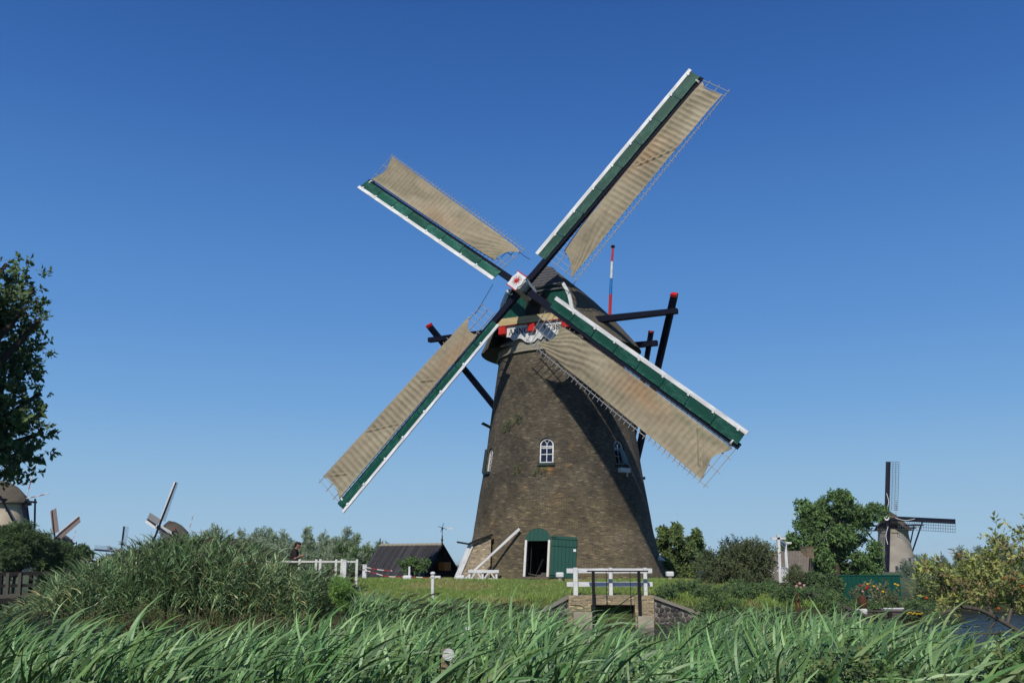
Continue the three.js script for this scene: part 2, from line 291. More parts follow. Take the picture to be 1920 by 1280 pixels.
function archWindow(deg, y, label) {
  const w = onWall('window', mill, deg, y); if (label) w.userData.label = label;
  const W = 0.68, H = 1.22, fr = arch(W, H, 0, 0.02); fr.holes.push(archHole(W - 0.12, H - 0.12, 0, 0.08));
  obj('frame', [ext(fr, 0.07, -0.16), box(0.035, H - 0.36, 0.03, 0, (H - 0.3) / 2 + 0.06, -0.135), box(W - 0.1, 0.04, 0.03, 0, 0.46, -0.13), box(W - 0.1, 0.04, 0.036, 0, 0.86, -0.13),
    ...[-1, 1].map((s) => { const t = new THREE.TorusGeometry(W / 2 - 0.03, 0.018, 4, 10, Math.PI / 3); t.rotateZ(s > 0 ? 0 : Math.PI * 2 / 3); t.translate(-s * (W / 2 - 0.03), 0.88, -0.13); return t; })], M.white, w);
  const pane = arch(W - 0.08, H - 0.08, 0, 0.05); obj('pane', ext(pane, 0.012, -0.17), M.glass, w);
  obj('curtain', [-1, 1].map((s) => ext((() => { const q = new THREE.Shape(); q.moveTo(s * 0.03, 0.84); q.lineTo(s * 0.28, 0.84); q.lineTo(s * 0.28, 0.76); for (let i = 4; i >= 0; i--) q.lineTo(s * (0.03 + i * 0.0625), 0.74 + (i % 2) * 0.035); q.lineTo(s * 0.03, 0.84); return q; })(), 0.004, -0.154)), M.whiteWorn, w);
  obj('sill', box(0.86, 0.13, 0.16, 0, -0.07, 0.02), paint(C3(0.02, 0.045, 0.04), 0.6, grainT), w);
  return w;
}
archWindow(-13.9, 5.5);
{
  const w = archWindow(42, 5.5, 'shaded window with a half open shutter');
  const sh = obj('shutter', rbox(0.62, 0.86, 0.04, 0.01), paint(C3(0.07, 0.13, 0.12), 0.5, grainT), w); sh.position.set(0.1, 0.4, 0.12); sh.rotation.set(-0.25, 0.3, 0);
  obj('window_box', [box(0.7, 0.22, 0.2, 0, -0.3, 0.12), box(0.05, 0.4, 0.05, 0.2, -0.4, 0.1)], M.whiteWorn, w);
  const w2 = archWindow(-69, 5.3);
  const sh2 = obj('shutter', rbox(0.3, 1.25, 0.04, 0.01), paint(C3(0.05, 0.07, 0.065), 0.6, grainT), w2); sh2.position.set(-0.54, 0.6, 0.05); sh2.rotation.y = 0.1;
}
{ // the open front door
  const d = onWall('door', mill, -17.5, 0.12); const w = 1.24;
  obj('jamb', rbox(0.11, 1.78, 0.1, 0.01, -w / 2 + 0.056, 0.89, -0.1), M.whiteWorn, d); obj('jamb', rbox(0.11, 1.78, 0.1, 0.01, w / 2 - 0.056, 0.89, -0.1), M.whiteWorn, d);
  const lun = new THREE.Shape(); lun.moveTo(-w / 2 + 0.01, 0); lun.lineTo(w / 2 - 0.01, 0); lun.absellipse(0, 0, w / 2 - 0.01, 0.56, 0, Math.PI, false);
  for (let k = 0; k < 6; k++) { // boards of the rounded fanlight panel
    const x0 = -w / 2 + 0.012 + k * (w - 0.024) / 6, x1 = x0 + (w - 0.024) / 6 - 0.008, yy = (x) => 1.78 + 0.56 * Math.sqrt(Math.max(0, 1 - (x / (w / 2)) ** 2));
    const s = new THREE.Shape(); s.moveTo(x0, 1.76); s.lineTo(x1, 1.76); for (let q = 0; q <= 4; q++) { const x = mix(x1, x0, q / 4); s.lineTo(x, Math.max(1.77, yy(x))); } obj('plank', ext(s, 0.03, -0.14 - 0.003 * (k % 2)), M.green, d);
  }
  obj('head_rail', box(w - 0.03, 0.05, 0.05, 0, 1.765, -0.095), M.green, d);
  obj('doorstep', box(1.5, 0.12, 0.5, 0, -0.06, 0.12), M.brickPlain, d);
  const lf = onWall('door_leaf', mill, -17.5, 0.12); lf.translateX(w / 2 + 0.08); lf.translateZ(0.06); lf.rotateY(rad(20));   // the leaf swung flat against the wall
  for (let k = 0; k < 7; k++) obj('plank', rbox(1.2 / 7 - 0.006, 1.95, 0.035, 0.006, 0.12 + (k + 0.5) * 1.2 / 7 - 0.12, 0.98, 0.003 * (k % 2)), M.green, lf);
  for (const y of [0.12, 1.5, 1.86]) obj('ledge', rbox(1.18, y === 1.5 ? 0.05 : 0.12, 0.03, 0.006, 0.6, y, 0.036), M.green, lf);
  obj('notice', box(0.13, 0.12, 0.01, 1.1, 1.33, 0.045), M.white, lf);
  for (const y of [1.86, 0.12]) obj('hinge', box(0.3, 0.03, 0.012, 0.1, y, 0.06), M.navy, lf);
  const inner = onWall('hallway', mill, -17.5, 0.12); // what shows through the doorway
  obj('floor', box(1.3, 0.06, 3.4, 0, -0.04, -2.1), M.woodDark, inner);
  obj('wheelbarrow', [box(0.5, 0.2, 0.5, 0.3, 0.3, -1), rod(V(0, 0.15, -0.7), V(0, 0.15, -0.75), 0.16, 0.16, 12), beam(V(-0.5, 0.3, -0.5), V(0.5, 0.12, -0.6), 0.04, 0.04)], M.woodGrey, inner);
  obj('ladder', [beam(V(-0.32, 0, -0.8), V(0.3, 2.3, -1.6), 0.05, 0.05), beam(V(-0.4, 0, -0.5), V(-0.4, 1.9, -0.5), 0.04, 0.04)], M.woodDark, inner);
}
{ // pale brick annexe at the left foot, with its white edge board and tarred coping
  const a = group('annexe', mill), p = (x, y, z) => at(x, y, z).sub(MILL);
  const A = p(858, 1086, 46.5), B = p(885, 1021, 46.5), T = p(921, 1004, 46.35), R = p(918, 1086, 45.75);
  const s = new THREE.BufferGeometry(), back = V(-0.2, 0, -2.6), q = [A, R, T, B].map((v) => v.clone()), k = q.map((v) => v.clone().add(back));
  q[0].y = q[1].y = k[0].y = k[1].y = -0.3;
  const P = [], U = [], quad = (a1, b1, c1, d1) => { for (const v of [a1, b1, c1, a1, c1, d1]) { P.push(v.x, v.y, v.z); U.push((v.x + v.z) / BR.w, v.y / BR.h); } };
  quad(q[0], q[1], q[2], q[3]); quad(k[0], q[0], q[3], k[3]); quad(q[3], q[2], k[2], k[3]);
  s.setAttribute('position', new THREE.Float32BufferAttribute(P, 3)); s.setAttribute('uv', new THREE.Float32BufferAttribute(U, 2)); s.computeVertexNormals();
  obj('wall', s, M.brickPale, a, 'pale brick annexe wall');
  const up = V(0, 0, 1);
  obj('edge_board', beam(A.clone().add(V(-0.06, 0, 0.04)), B.clone().add(V(-0.05, 0, 0.04)), 0.26, 0.06, up), M.white, a);
  obj('coping', beam(B.clone().add(V(-0.12, 0.05, 0.05)), T.clone().add(V(0.05, 0.05, 0.05)), 0.09, 0.3, up), M.black, a);
  const f = p(857, 1016, 46.5); obj('flap', beam(B.clone().add(V(-0.08, 0.02, 0)), f, 0.08, 0.5, up), M.black, a);
}

// cap, in its own turned frame: x to the side, z towards the sails
const cap = group('cap', mill); cap.rotation.y = -AZ;
const capT = (f) => interp([-4.3, -3.6, -2, 0, 1.9, 3.2], [12.5, 13.6, 15.0, 15.9, 16.2, 16.25], f);
const capW = (f) => f > 2.2 ? interp([2.2, 3.2], [3.55, 2.75], f) : Math.sqrt(Math.max(0.02, 4.3 * 4.3 - f * f)) ;
const capBase = 11.75, hipY = (f) => 14.55 + (3.15 - f) * 1.35;
const capProf = (f, u) => { const t = Math.abs(u), b = capBase + 0.25 * S(-1, -4.3, f); return b + (capT(f) - b) * Math.pow(Math.max(0, 1 - Math.pow(t, 1.28)), 0.92); };
{
  const g = grid(96, 60, (u, v) => {
    const f = mix(3.15, -4.28, Math.pow(v, 0.9)), t = (u * 2 - 1), us = Math.sign(t) * Math.pow(Math.abs(t), 0.85), n = 0.05 * (fbm(us * 8, f * 2, 3, 0, 120) - 0.5);
    return { p: [us * capW(f), Math.min(capProf(f, us), hipY(f)) + n, f], uv: [f * 0.5, us * 2.2] };
  });
  obj('thatch', g, M.thatch, cap);
  const und = grid(48, 24, (u, v) => { const f = mix(3.15, -4.28, v), t = (u * 2 - 1) * capW(f); return { p: [t, capBase + 0.25 * S(-1, -4.3, f) + 0.0 - 0.02, f] }; });
  obj('soffit', und, M.black, cap);
  // hipped front: overlapping weatherboards
  const rows = 9; for (let k = 0; k < rows; k++) {
    const fa = mix(3.3, 2.05, k / rows), fb = mix(3.3, 2.05, (k + 1) / rows), ya = hipY(fa), yb = hipY(fb);
    const wa = hw(fa, ya), wb = hw(fb, yb); function hw(f, y) { let lo = 0, hi = 1; for (let i = 0; i < 24; i++) { const m = (lo + hi) / 2; capProf(Math.min(f, 3.15), m) > y ? lo = m : hi = m; } return lo * capW(Math.min(f, 3.15)) + 0.06; }
    const s = new THREE.BufferGeometry(), o = 0.03, P = []; const pts = [[-wa, ya + 0.06, fa + 0.05], [wa, ya + 0.06, fa + 0.05], [wb, yb + 0.03, fb], [-wb, yb + 0.03, fb], [-wa, ya + 0.015, fa + 0.05], [wa, ya + 0.015, fa + 0.05]];
    for (const t of [[0, 1, 2], [0, 2, 3], [4, 5, 1], [4, 1, 0]]) for (const i of t) P.push(...pts[i]);
    s.setAttribute('position', new THREE.Float32BufferAttribute(P, 3)); s.setAttribute('uv', new THREE.Float32BufferAttribute(P.flatMap((_, i) => i % 3 === 0 ? [P[i] + k * 0.37, P[i + 1]] : []), 2)); s.computeVertexNormals();
    obj('weatherboard', s, M.capPlank, cap);
  }
  // green gable of upright boards between white barge boards
  const sideX = (y) => interp([12.75, 13.3, 14, 14.6, 15.1], [2.02, 1.93, 1.78, 1.5, 1.15], y), fz = 3.2;
  const NB = 15; for (let k = 0; k < NB; k++) {
    const x0 = mix(-1.98, 1.98, k / NB) + 0.006, x1 = mix(-1.98, 1.98, (k + 1) / NB) - 0.006, topY = (x) => { let y = 14.62; while (y > 12.8 && sideX(y) < Math.abs(x)) y -= 0.03; return y; };
    const s = new THREE.Shape(); s.moveTo(x0, 12.72); s.lineTo(x1, 12.72); s.lineTo(x1, topY(x1)); s.lineTo(x0, topY(x0)); obj('gable_board', ext(s, 0.04, fz + 0.004 * (k % 2)), M.green, cap);
  }
  for (const sg of [-1, 1]) {
    const s = new THREE.Shape(), ysd = [12.8, 13.2, 13.6, 14, 14.35, 14.7]; ysd.forEach((y, i) => i ? s.lineTo(sg * (sideX(y) + 0.02), y) : s.moveTo(sg * (sideX(y) + 0.02), y)); [...ysd].reverse().forEach((y) => s.lineTo(sg * (sideX(y) + 0.2), y));
    obj('barge_board', ext(s, 0.09, fz + 0.02), M.white, cap);
  }
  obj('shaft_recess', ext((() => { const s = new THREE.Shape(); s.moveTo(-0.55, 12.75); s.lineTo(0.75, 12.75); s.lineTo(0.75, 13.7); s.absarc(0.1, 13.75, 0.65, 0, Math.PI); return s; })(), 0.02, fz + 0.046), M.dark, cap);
  obj('eave_board', beam(V(-1.5, 14.66, 3.36), V(1.5, 14.66, 3.36), 0.08, 0.12, V(0, 0, 1)), M.capPlank, cap);
  // cream storm beam, red blocks and the scalloped name board
  obj('storm_beam', rbox(4.1, 0.42, 0.5, 0.03, 0, 12.9, 3.32), M.cream, cap);
  obj('trim_strip', box(3.6, 0.05, 0.03, 0, 12.7, 3.585), M.redDark, cap);
  for (const x of [-1.72, -0.06, 1.8]) obj('red_block', rbox(0.4, 0.4, 0.5, 0.02, x, 12.44, 3.45), M.red, cap);
  const bd = new THREE.Shape(); bd.moveTo(-1.64, 12.68); bd.lineTo(1.64, 12.68); bd.lineTo(1.62, 12.02);
  const wav = [[1.5, 11.6], [1.32, 11.66], [1.12, 11.48], [0.85, 11.42], [0.62, 11.58], [0.5, 11.64], [0.38, 11.5], [0.2, 11.58], [0.02, 11.44], [-0.2, 11.4], [-0.45, 11.46], [-0.66, 11.62], [-0.86, 11.68], [-1.1, 11.6], [-1.24, 11.66], [-1.38, 11.8], [-1.56, 11.82]];
  bd.splineThru(wav.map(([x, y]) => new THREE.Vector2(x, y + 0.3))); bd.lineTo(-1.64, 12.68);
  obj('name_board', ext(bd, 0.06, 3.42, 0.008, 24), M.white, cap);
  const font = await new FontLoader().loadAsync('fonts/droid/droid_serif_bold.typeface.json');
  const word = (t, x, w) => { const g = new TextGeometry(t, { font, size: 0.26, depth: 0.012, curveSegments: 6 }); g.computeBoundingBox(); const b = g.boundingBox, k = w / (b.max.x - b.min.x); g.scale(k, 1.12, 1); g.translate(x - w / 2, 12.22, 3.489); return g; };
  obj('lettering', [word('ANNO', -0.86, 1.12), word('1738', 0.96, 0.92)], M.text, cap);
  obj('curb_ring', new THREE.CylinderGeometry(3.42, 3.36, 0.62, 72, 1, true).translate(0, 11.62, 0), M.creamGrey, cap);
  obj('ring_floor', new THREE.CylinderGeometry(3.4, 3.3, 0.08, 48).translate(0, 12.2, 0), M.black, cap);
  obj('curb_edge', new THREE.TorusGeometry(3.42, 0.05, 6, 72).rotateX(Math.PI / 2).translate(0, 11.33, 0), M.creamGrey, cap);
}
{ // tail: two cross beams carried through the cap, braces down to the tail beam, red painted ends
  const T = group('tail', mill); T.rotation.y = -AZ;
  for (const s of [-1, 1]) {
    obj('long_cross_beam', beam(V(s * 0.3, 12.9, 2.0), V(s * 7.1, 12.85, 2.0), 0.42, 0.36, V(0, 1, 0), 0.3, 0.24), M.navy, T);
    obj('long_brace', beam(V(s * 7.0, 13.6, 2.12), V(0.2 * s, 1.6, -7.4), 0.3, 0.26, V(0, 0, 1)), M.navy, T);
    obj('brace_cap', beam(V(s * 7.0, 13.6, 2.12), V(s * 7.03, 13.7, 2.2), 0.32, 0.28, V(0, 0, 1)), M.red, T);
    obj('short_cross_beam', beam(V(s * 0.3, 12.5, -2.6), V(s * 4.6, 12.45, -2.6), 0.36, 0.34, V(0, 1, 0), 0.3, 0.28), M.navy, T);
    obj('short_brace', beam(V(s * 4.3, 13.05, -2.5), V(0.25 * s, 2.2, -7.3), 0.24, 0.22, V(0, 0, 1)), M.navy, T);
    obj('brace_cap', beam(V(s * 4.3, 13.05, -2.5), V(s * 4.32, 13.14, -2.48), 0.26, 0.24, V(0, 0, 1)), M.red, T);
  }
  obj('tail_beam', beam(V(0, 13.0, -3.4), V(0, 0.9, -7.8), 0.4, 0.4, V(1, 0, 0)), M.navy, T);
  obj('cross_tie', beam(V(-2.6, 5.4, -4.9), V(2.9, 5.4, -4.9), 0.16, 0.14), M.navy, T);
}
{ // flag pole leaning at the back of the cap
  const p = [[1143.5, 590], [1145, 552], [1146.3, 522], [1147.6, 490], [1149.4, 464]].map(([x, y]) => at(x, y, 53.4).sub(MILL)), fp = group('flag_pole', mill);
  p[0] = p[0].clone().add(p[0].clone().sub(p[1]).multiplyScalar(2.2));
  [M.red, M.blue, M.white, M.red].forEach((m, i) => obj('painted_band', rod(p[i], p[i + 1], 0.1 - 0.01 * i, 0.09 - 0.01 * i, 10), m, fp));
  obj('finial', new THREE.SphereGeometry(0.13, 12, 8).scale(1, 0.8, 1).translate(...p[4].clone().add(V(0, 0.06, 0)).toArray()), M.black, fp);
}

// the wheel of four sails: in a sail's frame x runs out along the arm, +y to the leading boards, z towards the wind
const HUB = V(0.56, 15.19, -45.59).sub(MILL);
function armFrame(name, deg) { const g = group(name, mill, HUB.toArray()); g.rotation.order = 'YXZ'; g.rotation.set(-TILT, -AZ, rad(deg)); return g; }
const twist = (x) => rad(14 * Math.pow(1 - clamp((x - 1.5) / 12.6), 1.25) + 0.5);
const tw = (x, y, z = 0) => { const a = y > 0 ? 0.2 : twist(x); return V(x, y * Math.cos(a) - z * Math.sin(a), y * Math.sin(a) + z * Math.cos(a)); };
function slab(x0, x1, ya0, yb0, ya1, yb1, th, z = 0, seg = 1) { // a board that follows the twist of the sail
  const gs = [];
  for (let k = 0; k < seg; k++) {
    const t0 = k / seg, t1 = (k + 1) / seg, X0 = mix(x0, x1, t0), X1 = mix(x0, x1, t1);
    const q = [tw(X0, mix(ya0, ya1, t0), z), tw(X1, mix(ya0, ya1, t1), z), tw(X1, mix(yb0, yb1, t1), z), tw(X0, mix(yb0, yb1, t0), z), tw(X0, mix(ya0, ya1, t0), z - th), tw(X1, mix(ya0, ya1, t1), z - th), tw(X1, mix(yb0, yb1, t1), z - th), tw(X0, mix(yb0, yb1, t0), z - th)];
    const P = [], U = [], f = (a, b, c, d) => { for (const i of [a, b, c, a, c, d]) { P.push(q[i].x, q[i].y, q[i].z); U.push(q[i].y * 1.3 + z * 3, q[i].x * 0.35); } };
    f(0, 1, 2, 3); f(5, 4, 7, 6); f(4, 5, 1, 0); f(3, 2, 6, 7); if (k === 0) f(4, 0, 3, 7); if (k === seg - 1) f(1, 5, 6, 2);
    const g = new THREE.BufferGeometry(); g.setAttribute('position', new THREE.Float32BufferAttribute(P, 3)); g.setAttribute('uv', new THREE.Float32BufferAttribute(U, 2)); g.computeVertexNormals(); gs.push(g);
  }
  return gs.length > 1 ? mergeGeometries(gs) : gs[0];
}
function makeSail(o) {
  const s = armFrame('sail', o.deg), L = o.len, rnd = mulberry(o.seed); s.userData.label = o.label;
  obj('stock', (() => { const g = new THREE.BoxGeometry(L - 0.2, 0.32, 0.22, 12, 1, 1); g.translate((L + 0.2) / 2, 0, 0); const a = g.attributes.position; for (let i = 0; i < a.count; i++) { const t = a.getX(i) / L; a.setY(i, a.getY(i) * mix(1.05, 0.86, t)); a.setZ(i, a.getZ(i) * mix(1.05, 0.5, t)); } g.computeVertexNormals(); return g; })(), M.navy, s);
  const edge = (x) => mix(o.w0, o.w1, clamp((x - o.wx) / (L - o.wx))), NB = 8;
  for (let k = 0; k < NB; k++) {
    const x0 = mix(o.wx + 0.02, L - 0.05, k / NB), x1 = mix(o.wx + 0.02, L - 0.05, (k + 1) / NB) - 0.016;
    obj('green_board', slab(x0, x1, 0.01, edge(x0) - 0.18, 0.03, edge(x1) - 0.18, 0.03, 0.15 + 0.006 * (k % 2)), o.old && k % 3 !== 1 ? M.greenFaded : M.greenBoard, s);
    if (k) { obj('batten', slab(x0 - 0.06, x0 - 0.03, 0.04, edge(x0) - 0.2, 0.04, edge(x0) - 0.2, 0.03, 0.178), M.green, s); }
    const xc = x1 - 0.1 - 0.3 * rnd(); obj('edge_clip', slab(xc, xc + 0.1, edge(xc) - 0.25, edge(xc) - 0.1, edge(xc) - 0.25, edge(xc) - 0.1, 0.04, 0.205), M.white, s);
  }
  obj('white_edge', slab(o.wx, L + 0.02, edge(o.wx) - 0.19, edge(o.wx), edge(L) - 0.19, edge(L), 0.05, 0.18, 12), M.white, s);
  // lattice of sail bars and hem laths
  const lath = (x) => interp([1.5, 4, 14.2], [-o.l0, -(o.l0 + o.l1) / 2 - 0.05, -o.l1], x), x0 = 1.95, NBAR = 40, dx = (L - 0.08 - x0) / NBAR;
  for (let k = 0; k <= NBAR; k++) { const x = x0 + k * dx, y1 = lath(x) - 0.09 - 0.05 * rnd(); obj('sail_bar', beam(tw(x, -0.1, -0.02), tw(x, y1, -0.02), 0.028, 0.026, V(0, 0, 1), 0.024, 0.02), M.lath, s); }
  for (const f of [1, 0.64, 0.3]) obj('hem_lath', slab(x0 - 0.12, L + 0.06, lath(x0) * f - 0.017, lath(x0) * f + 0.017, lath(L) * f - 0.017, lath(L) * f + 0.017, 0.03, -0.045, 14), M.lath, s);
  // the canvas: hollow ends, scalloped between the bars, puckered towards the head corner
  const [a0, b0, a1, b1] = o.c, xt = L - 0.22, ph = x0;
  const g = grid(300, 56, (u, t) => {
    const y0 = mix(-0.23, b0, Math.pow(1 - u, 6)), y1 = mix(b1, lath(13) * 1.0 + 0.07, Math.pow(u, 0.5)) + 0.06 * Math.sin(Math.PI * u);
    const xi = mix(a0, a1, t) + o.hollow * 4 * t * (1 - t), xo = xt - 0.24 * 4 * t * (1 - t) - 0.05 * Math.sin(9 * t + o.seed) - 0.1 * t;
    const x = mix(xi, xo, u), y = mix(y0, y1, t);
    const inside = Math.min(1, 8 * t) * Math.min(1, 8 * (1 - t)), near = 1 - S(0.12, 0.5, u);
    let z = 0.095 - 0.062 * (0.25 + 1.1 * fbm(x * 0.6, y * 0.9, 2, 0, o.seed + 31)) * Math.pow(Math.abs(Math.sin(Math.PI * (x - ph + 0.05 * (fbm(x * 2, y * 2, 2, 0, o.seed + 33) - 0.5)) / dx)), 1.2) * inside * (1 - 0.8 * near) + 0.05 * Math.sin(Math.PI * t) * near;
    const an = Math.atan2(y - b1 + 0.35, x - a1 + 0.9);
    z += 0.022 * near * Math.sin(an * 74 + 5 * fbm(x * 0.7, y * 2, 2, 0, o.seed)) * (0.4 + 0.6 * Math.min(1, 6 * u + 0.25));
    z += 0.06 * (fbm(x * 0.45, y * 0.8, 2, 0, o.seed + 41) - 0.5) * inside + 0.025 * (fbm(x * 1.3, y * 2.5, 3, 0, o.seed + 3) - 0.5) * 2;
    if (u > 0.93) z += 0.09 * (u - 0.93) / 0.07 * Math.sin(7 * t + o.seed) * (fbm(x * 3, y * 3, 2, 0, 5) + 0.3);
    for (const [xa, ya, xb, yb] of o.creases) { const vx = xb - xa, vy = yb - ya, l2 = vx * vx + vy * vy, q = clamp(((x - xa) * vx + (y - ya) * vy) / l2), d = Math.hypot(x - xa - q * vx, y - ya - q * vy); z += 0.045 * Math.exp(-d * d / 0.004) - 0.025 * Math.exp(-((d - 0.1) ** 2) / 0.004); }
    const n = fbm(x * 0.5, y * 1.2, 4, 0, o.seed + 9), n2 = fbm(x * 0.25 + 4, y * 0.7, 3, 0, o.seed + 12), m2 = fbm(x * 2, y * 2, 3, 0, o.seed + 15);
    const barLine = Math.exp(-(((x - ph) / dx - Math.round((x - ph) / dx)) ** 2) / 0.012) * inside * (0.25 + 0.75 * S(0.35, 0.6, fbm(x * 0.4, y * 1.5, 2, 0, o.seed + 20)));  // darker lines across the canvas where it crosses each sail bar
    let c = [0.285, 0.24, 0.158].map((k) => k * (0.74 + 0.5 * n) * (1 - 0.2 * barLine * (1 - 0.6 * near)) * (0.93 + 0.14 * hash2(Math.floor(x / 1.85), Math.floor(t * 3), o.seed)) * (Math.abs(t * 3 - Math.round(t * 3)) < 0.03 && t > 0.1 && t < 0.9 ? 0.86 : 1));
    const ru = Math.exp(-((x - o.rust) ** 2) / 2.2 - (t - 0.25) ** 2 / 0.09) * (0.35 + 0.9 * n); c = [mix(c[0], 0.33, ru * 0.8), mix(c[1], 0.2, ru * 0.8), mix(c[2], 0.1, ru * 0.8)];
    const gr = Math.exp(-((t - 0.16) ** 2) / 0.006) * S(0.45, 0.8, u) * S(0.4, 0.6, m2) + (1 - S(0, 0.05, u)) * S(0.45, 0.6, m2); c = [mix(c[0], 0.16, gr * 0.6), mix(c[1], 0.17, gr * 0.6), mix(c[2], 0.09, gr * 0.6)];
    const br = S(0.55, 0.8, n2) * 0.5; c = c.map((k, i) => mix(k, [0.45, 0.39, 0.27][i], br));
    const p = tw(x, y, z); return { p: [p.x, p.y, p.z], uv: [x, y], c };
  }, true);
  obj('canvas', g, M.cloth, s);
  // edge rope of the canvas and lashings at the tip
  const edgePts = []; for (let k = 0; k <= 30; k++) { const u = k / 30, x = mix(a0, xt, u), y = mix(-0.21, b0, Math.pow(1 - u, 6)); edgePts.push(tw(x, y + 0.02, 0.1)); }
  obj('edge_rope', new THREE.TubeGeometry(new THREE.CatmullRomCurve3(edgePts), 90, 0.02, 5), M.rope, s);
  obj('lashing', [0, 1, 2].map((k) => { const t = new THREE.TorusGeometry(0.18, 0.018, 5, 12); t.rotateY(Math.PI / 2 + 0.2 * k); t.translate(L - 0.3 - 0.06 * k, 0, 0); return t; }), M.whiteWorn, s);
}
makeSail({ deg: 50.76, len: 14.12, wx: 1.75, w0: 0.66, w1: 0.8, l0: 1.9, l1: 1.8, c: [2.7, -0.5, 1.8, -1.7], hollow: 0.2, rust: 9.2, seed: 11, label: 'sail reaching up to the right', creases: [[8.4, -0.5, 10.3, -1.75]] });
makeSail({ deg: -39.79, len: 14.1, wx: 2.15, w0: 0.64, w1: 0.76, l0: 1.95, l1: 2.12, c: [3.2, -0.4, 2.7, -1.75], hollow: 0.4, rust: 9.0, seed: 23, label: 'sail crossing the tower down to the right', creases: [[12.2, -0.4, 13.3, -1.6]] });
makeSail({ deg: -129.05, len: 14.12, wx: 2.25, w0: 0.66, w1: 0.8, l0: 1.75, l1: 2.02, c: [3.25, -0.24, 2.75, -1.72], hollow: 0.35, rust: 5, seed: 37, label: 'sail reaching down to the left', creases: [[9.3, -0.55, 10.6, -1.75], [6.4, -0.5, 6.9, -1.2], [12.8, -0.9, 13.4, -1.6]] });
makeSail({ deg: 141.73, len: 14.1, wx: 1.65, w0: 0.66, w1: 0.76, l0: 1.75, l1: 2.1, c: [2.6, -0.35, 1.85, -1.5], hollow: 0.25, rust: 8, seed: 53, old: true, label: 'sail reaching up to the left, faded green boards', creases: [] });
{ // iron poll end: white with red edges and a red star on its face
  const h = armFrame('hub', 50.76), q = 0.46, oct = new THREE.Shape();
  [[-q, -q * 0.6], [-q * 0.6, -q], [q * 0.6, -q], [q, -q * 0.6], [q, q * 0.6], [q * 0.6, q], [-q * 0.6, q], [-q, q * 0.6]].forEach(([x, y], i) => i ? oct.lineTo(x, y) : oct.moveTo(x, y));
  h.scale.setScalar(0.86);
  obj('poll_end', ext(oct, 1.5, -0.7, 0.02), paint(C3(0.55, 0.57, 0.55), 0.5), h);
  const face = new THREE.Shape(); face.moveTo(-0.48, -0.4); face.lineTo(-0.48, 0.4); face.lineTo(-0.3, 0.4); face.absarc(0, 0, 0.44, Math.PI * 0.72, Math.PI * 0.28, true); face.lineTo(0.48, 0.4); face.lineTo(0.48, -0.4); face.lineTo(0.3, -0.4); face.absarc(0, 0, 0.44, -Math.PI * 0.28, -Math.PI * 0.72, true); face.lineTo(-0.48, -0.4);
  obj('face_plate', ext(face, 0.05, 0.83, 0.006, 20), M.white, h);
  obj('red_edge', [box(0.05, 0.86, 0.12, 0.5, 0, 0.85), box(0.05, 0.86, 0.12, -0.5, 0, 0.85)], M.red, h);
  const star = (n, R, r, z, d) => { const s = new THREE.Shape(); for (let i = 0; i < n * 2; i++) { const a = i * Math.PI / n, k = i % 2 ? r : R; i ? s.lineTo(Math.cos(a) * k, Math.sin(a) * k) : s.moveTo(k, 0); } return ext(s, d, z); };
  obj('star', star(8, 0.34, 0.09, 0.886, 0.02), M.red, h); obj('star_rays', star(8, 0.33, 0.03, 0.884, 0.012).rotateZ(Math.PI / 8), M.text, h);
  obj('star_centre', new THREE.SphereGeometry(0.1, 14, 8).scale(1, 1, 0.5).translate(0, 0, 0.9), M.red, h);
  obj('stock_wedges', [[1, 0], [-1, 0], [0, 1], [0, -1]].flatMap(([x, y]) => [box(0.12, 0.12, 0.3, x * 0.56 + y * 0.2, y * 0.56 + x * 0.2, 0.2), box(0.12, 0.12, 0.3, x * 0.56 - y * 0.2, y * 0.56 - x * 0.2, 0.2)]), M.black, h);
  obj('windshaft', rod(V(0, 0, -0.6), V(0, 0, -2.2), 0.36, 0.36, 16), M.black, h);
  const W = (x, y, D) => at(x, y, D).sub(MILL);
  const sag = (a, b, s) => new THREE.TubeGeometry(new THREE.QuadraticBezierCurve3(a, a.clone().lerp(b, 0.5).add(V(0, -s, 0)), b), 12, 0.016, 4);
  obj('rope', [sag(W(924, 533, 46.6), W(891, 588, 45.6), 0.05)], M.rope, mill); obj('rope', [sag(W(973, 471, 46.4), W(994, 486, 46.6), 0.08)], M.rope, mill); obj('rope', [sag(W(1083, 520, 45), W(1071, 538, 47), 0.1)], M.rope, mill);
}
// small things on the wall
{
  const w = onWall('wall_lamp', mill, 66, 0.85); obj('lamp_shade', new THREE.ConeGeometry(0.14, 0.4, 10, 1).rotateX(2.2).translate(0, 0.05, 0.25), M.white, w); obj('bracket', box(0.05, 0.05, 0.3, 0, 0.12, 0.1), M.black, w);
  const e = onWall('eave_flap', mill, -78, 7.75); obj('board', box(0.5, 0.05, 0.5, 0, 0, 0.25, -0.3), M.black, e);
  obj('vent_hole', box(0.2, 0.3, 0.08, 0, 0, 0.0), M.dark, onWall('vent', mill, -18, 11.1));
}

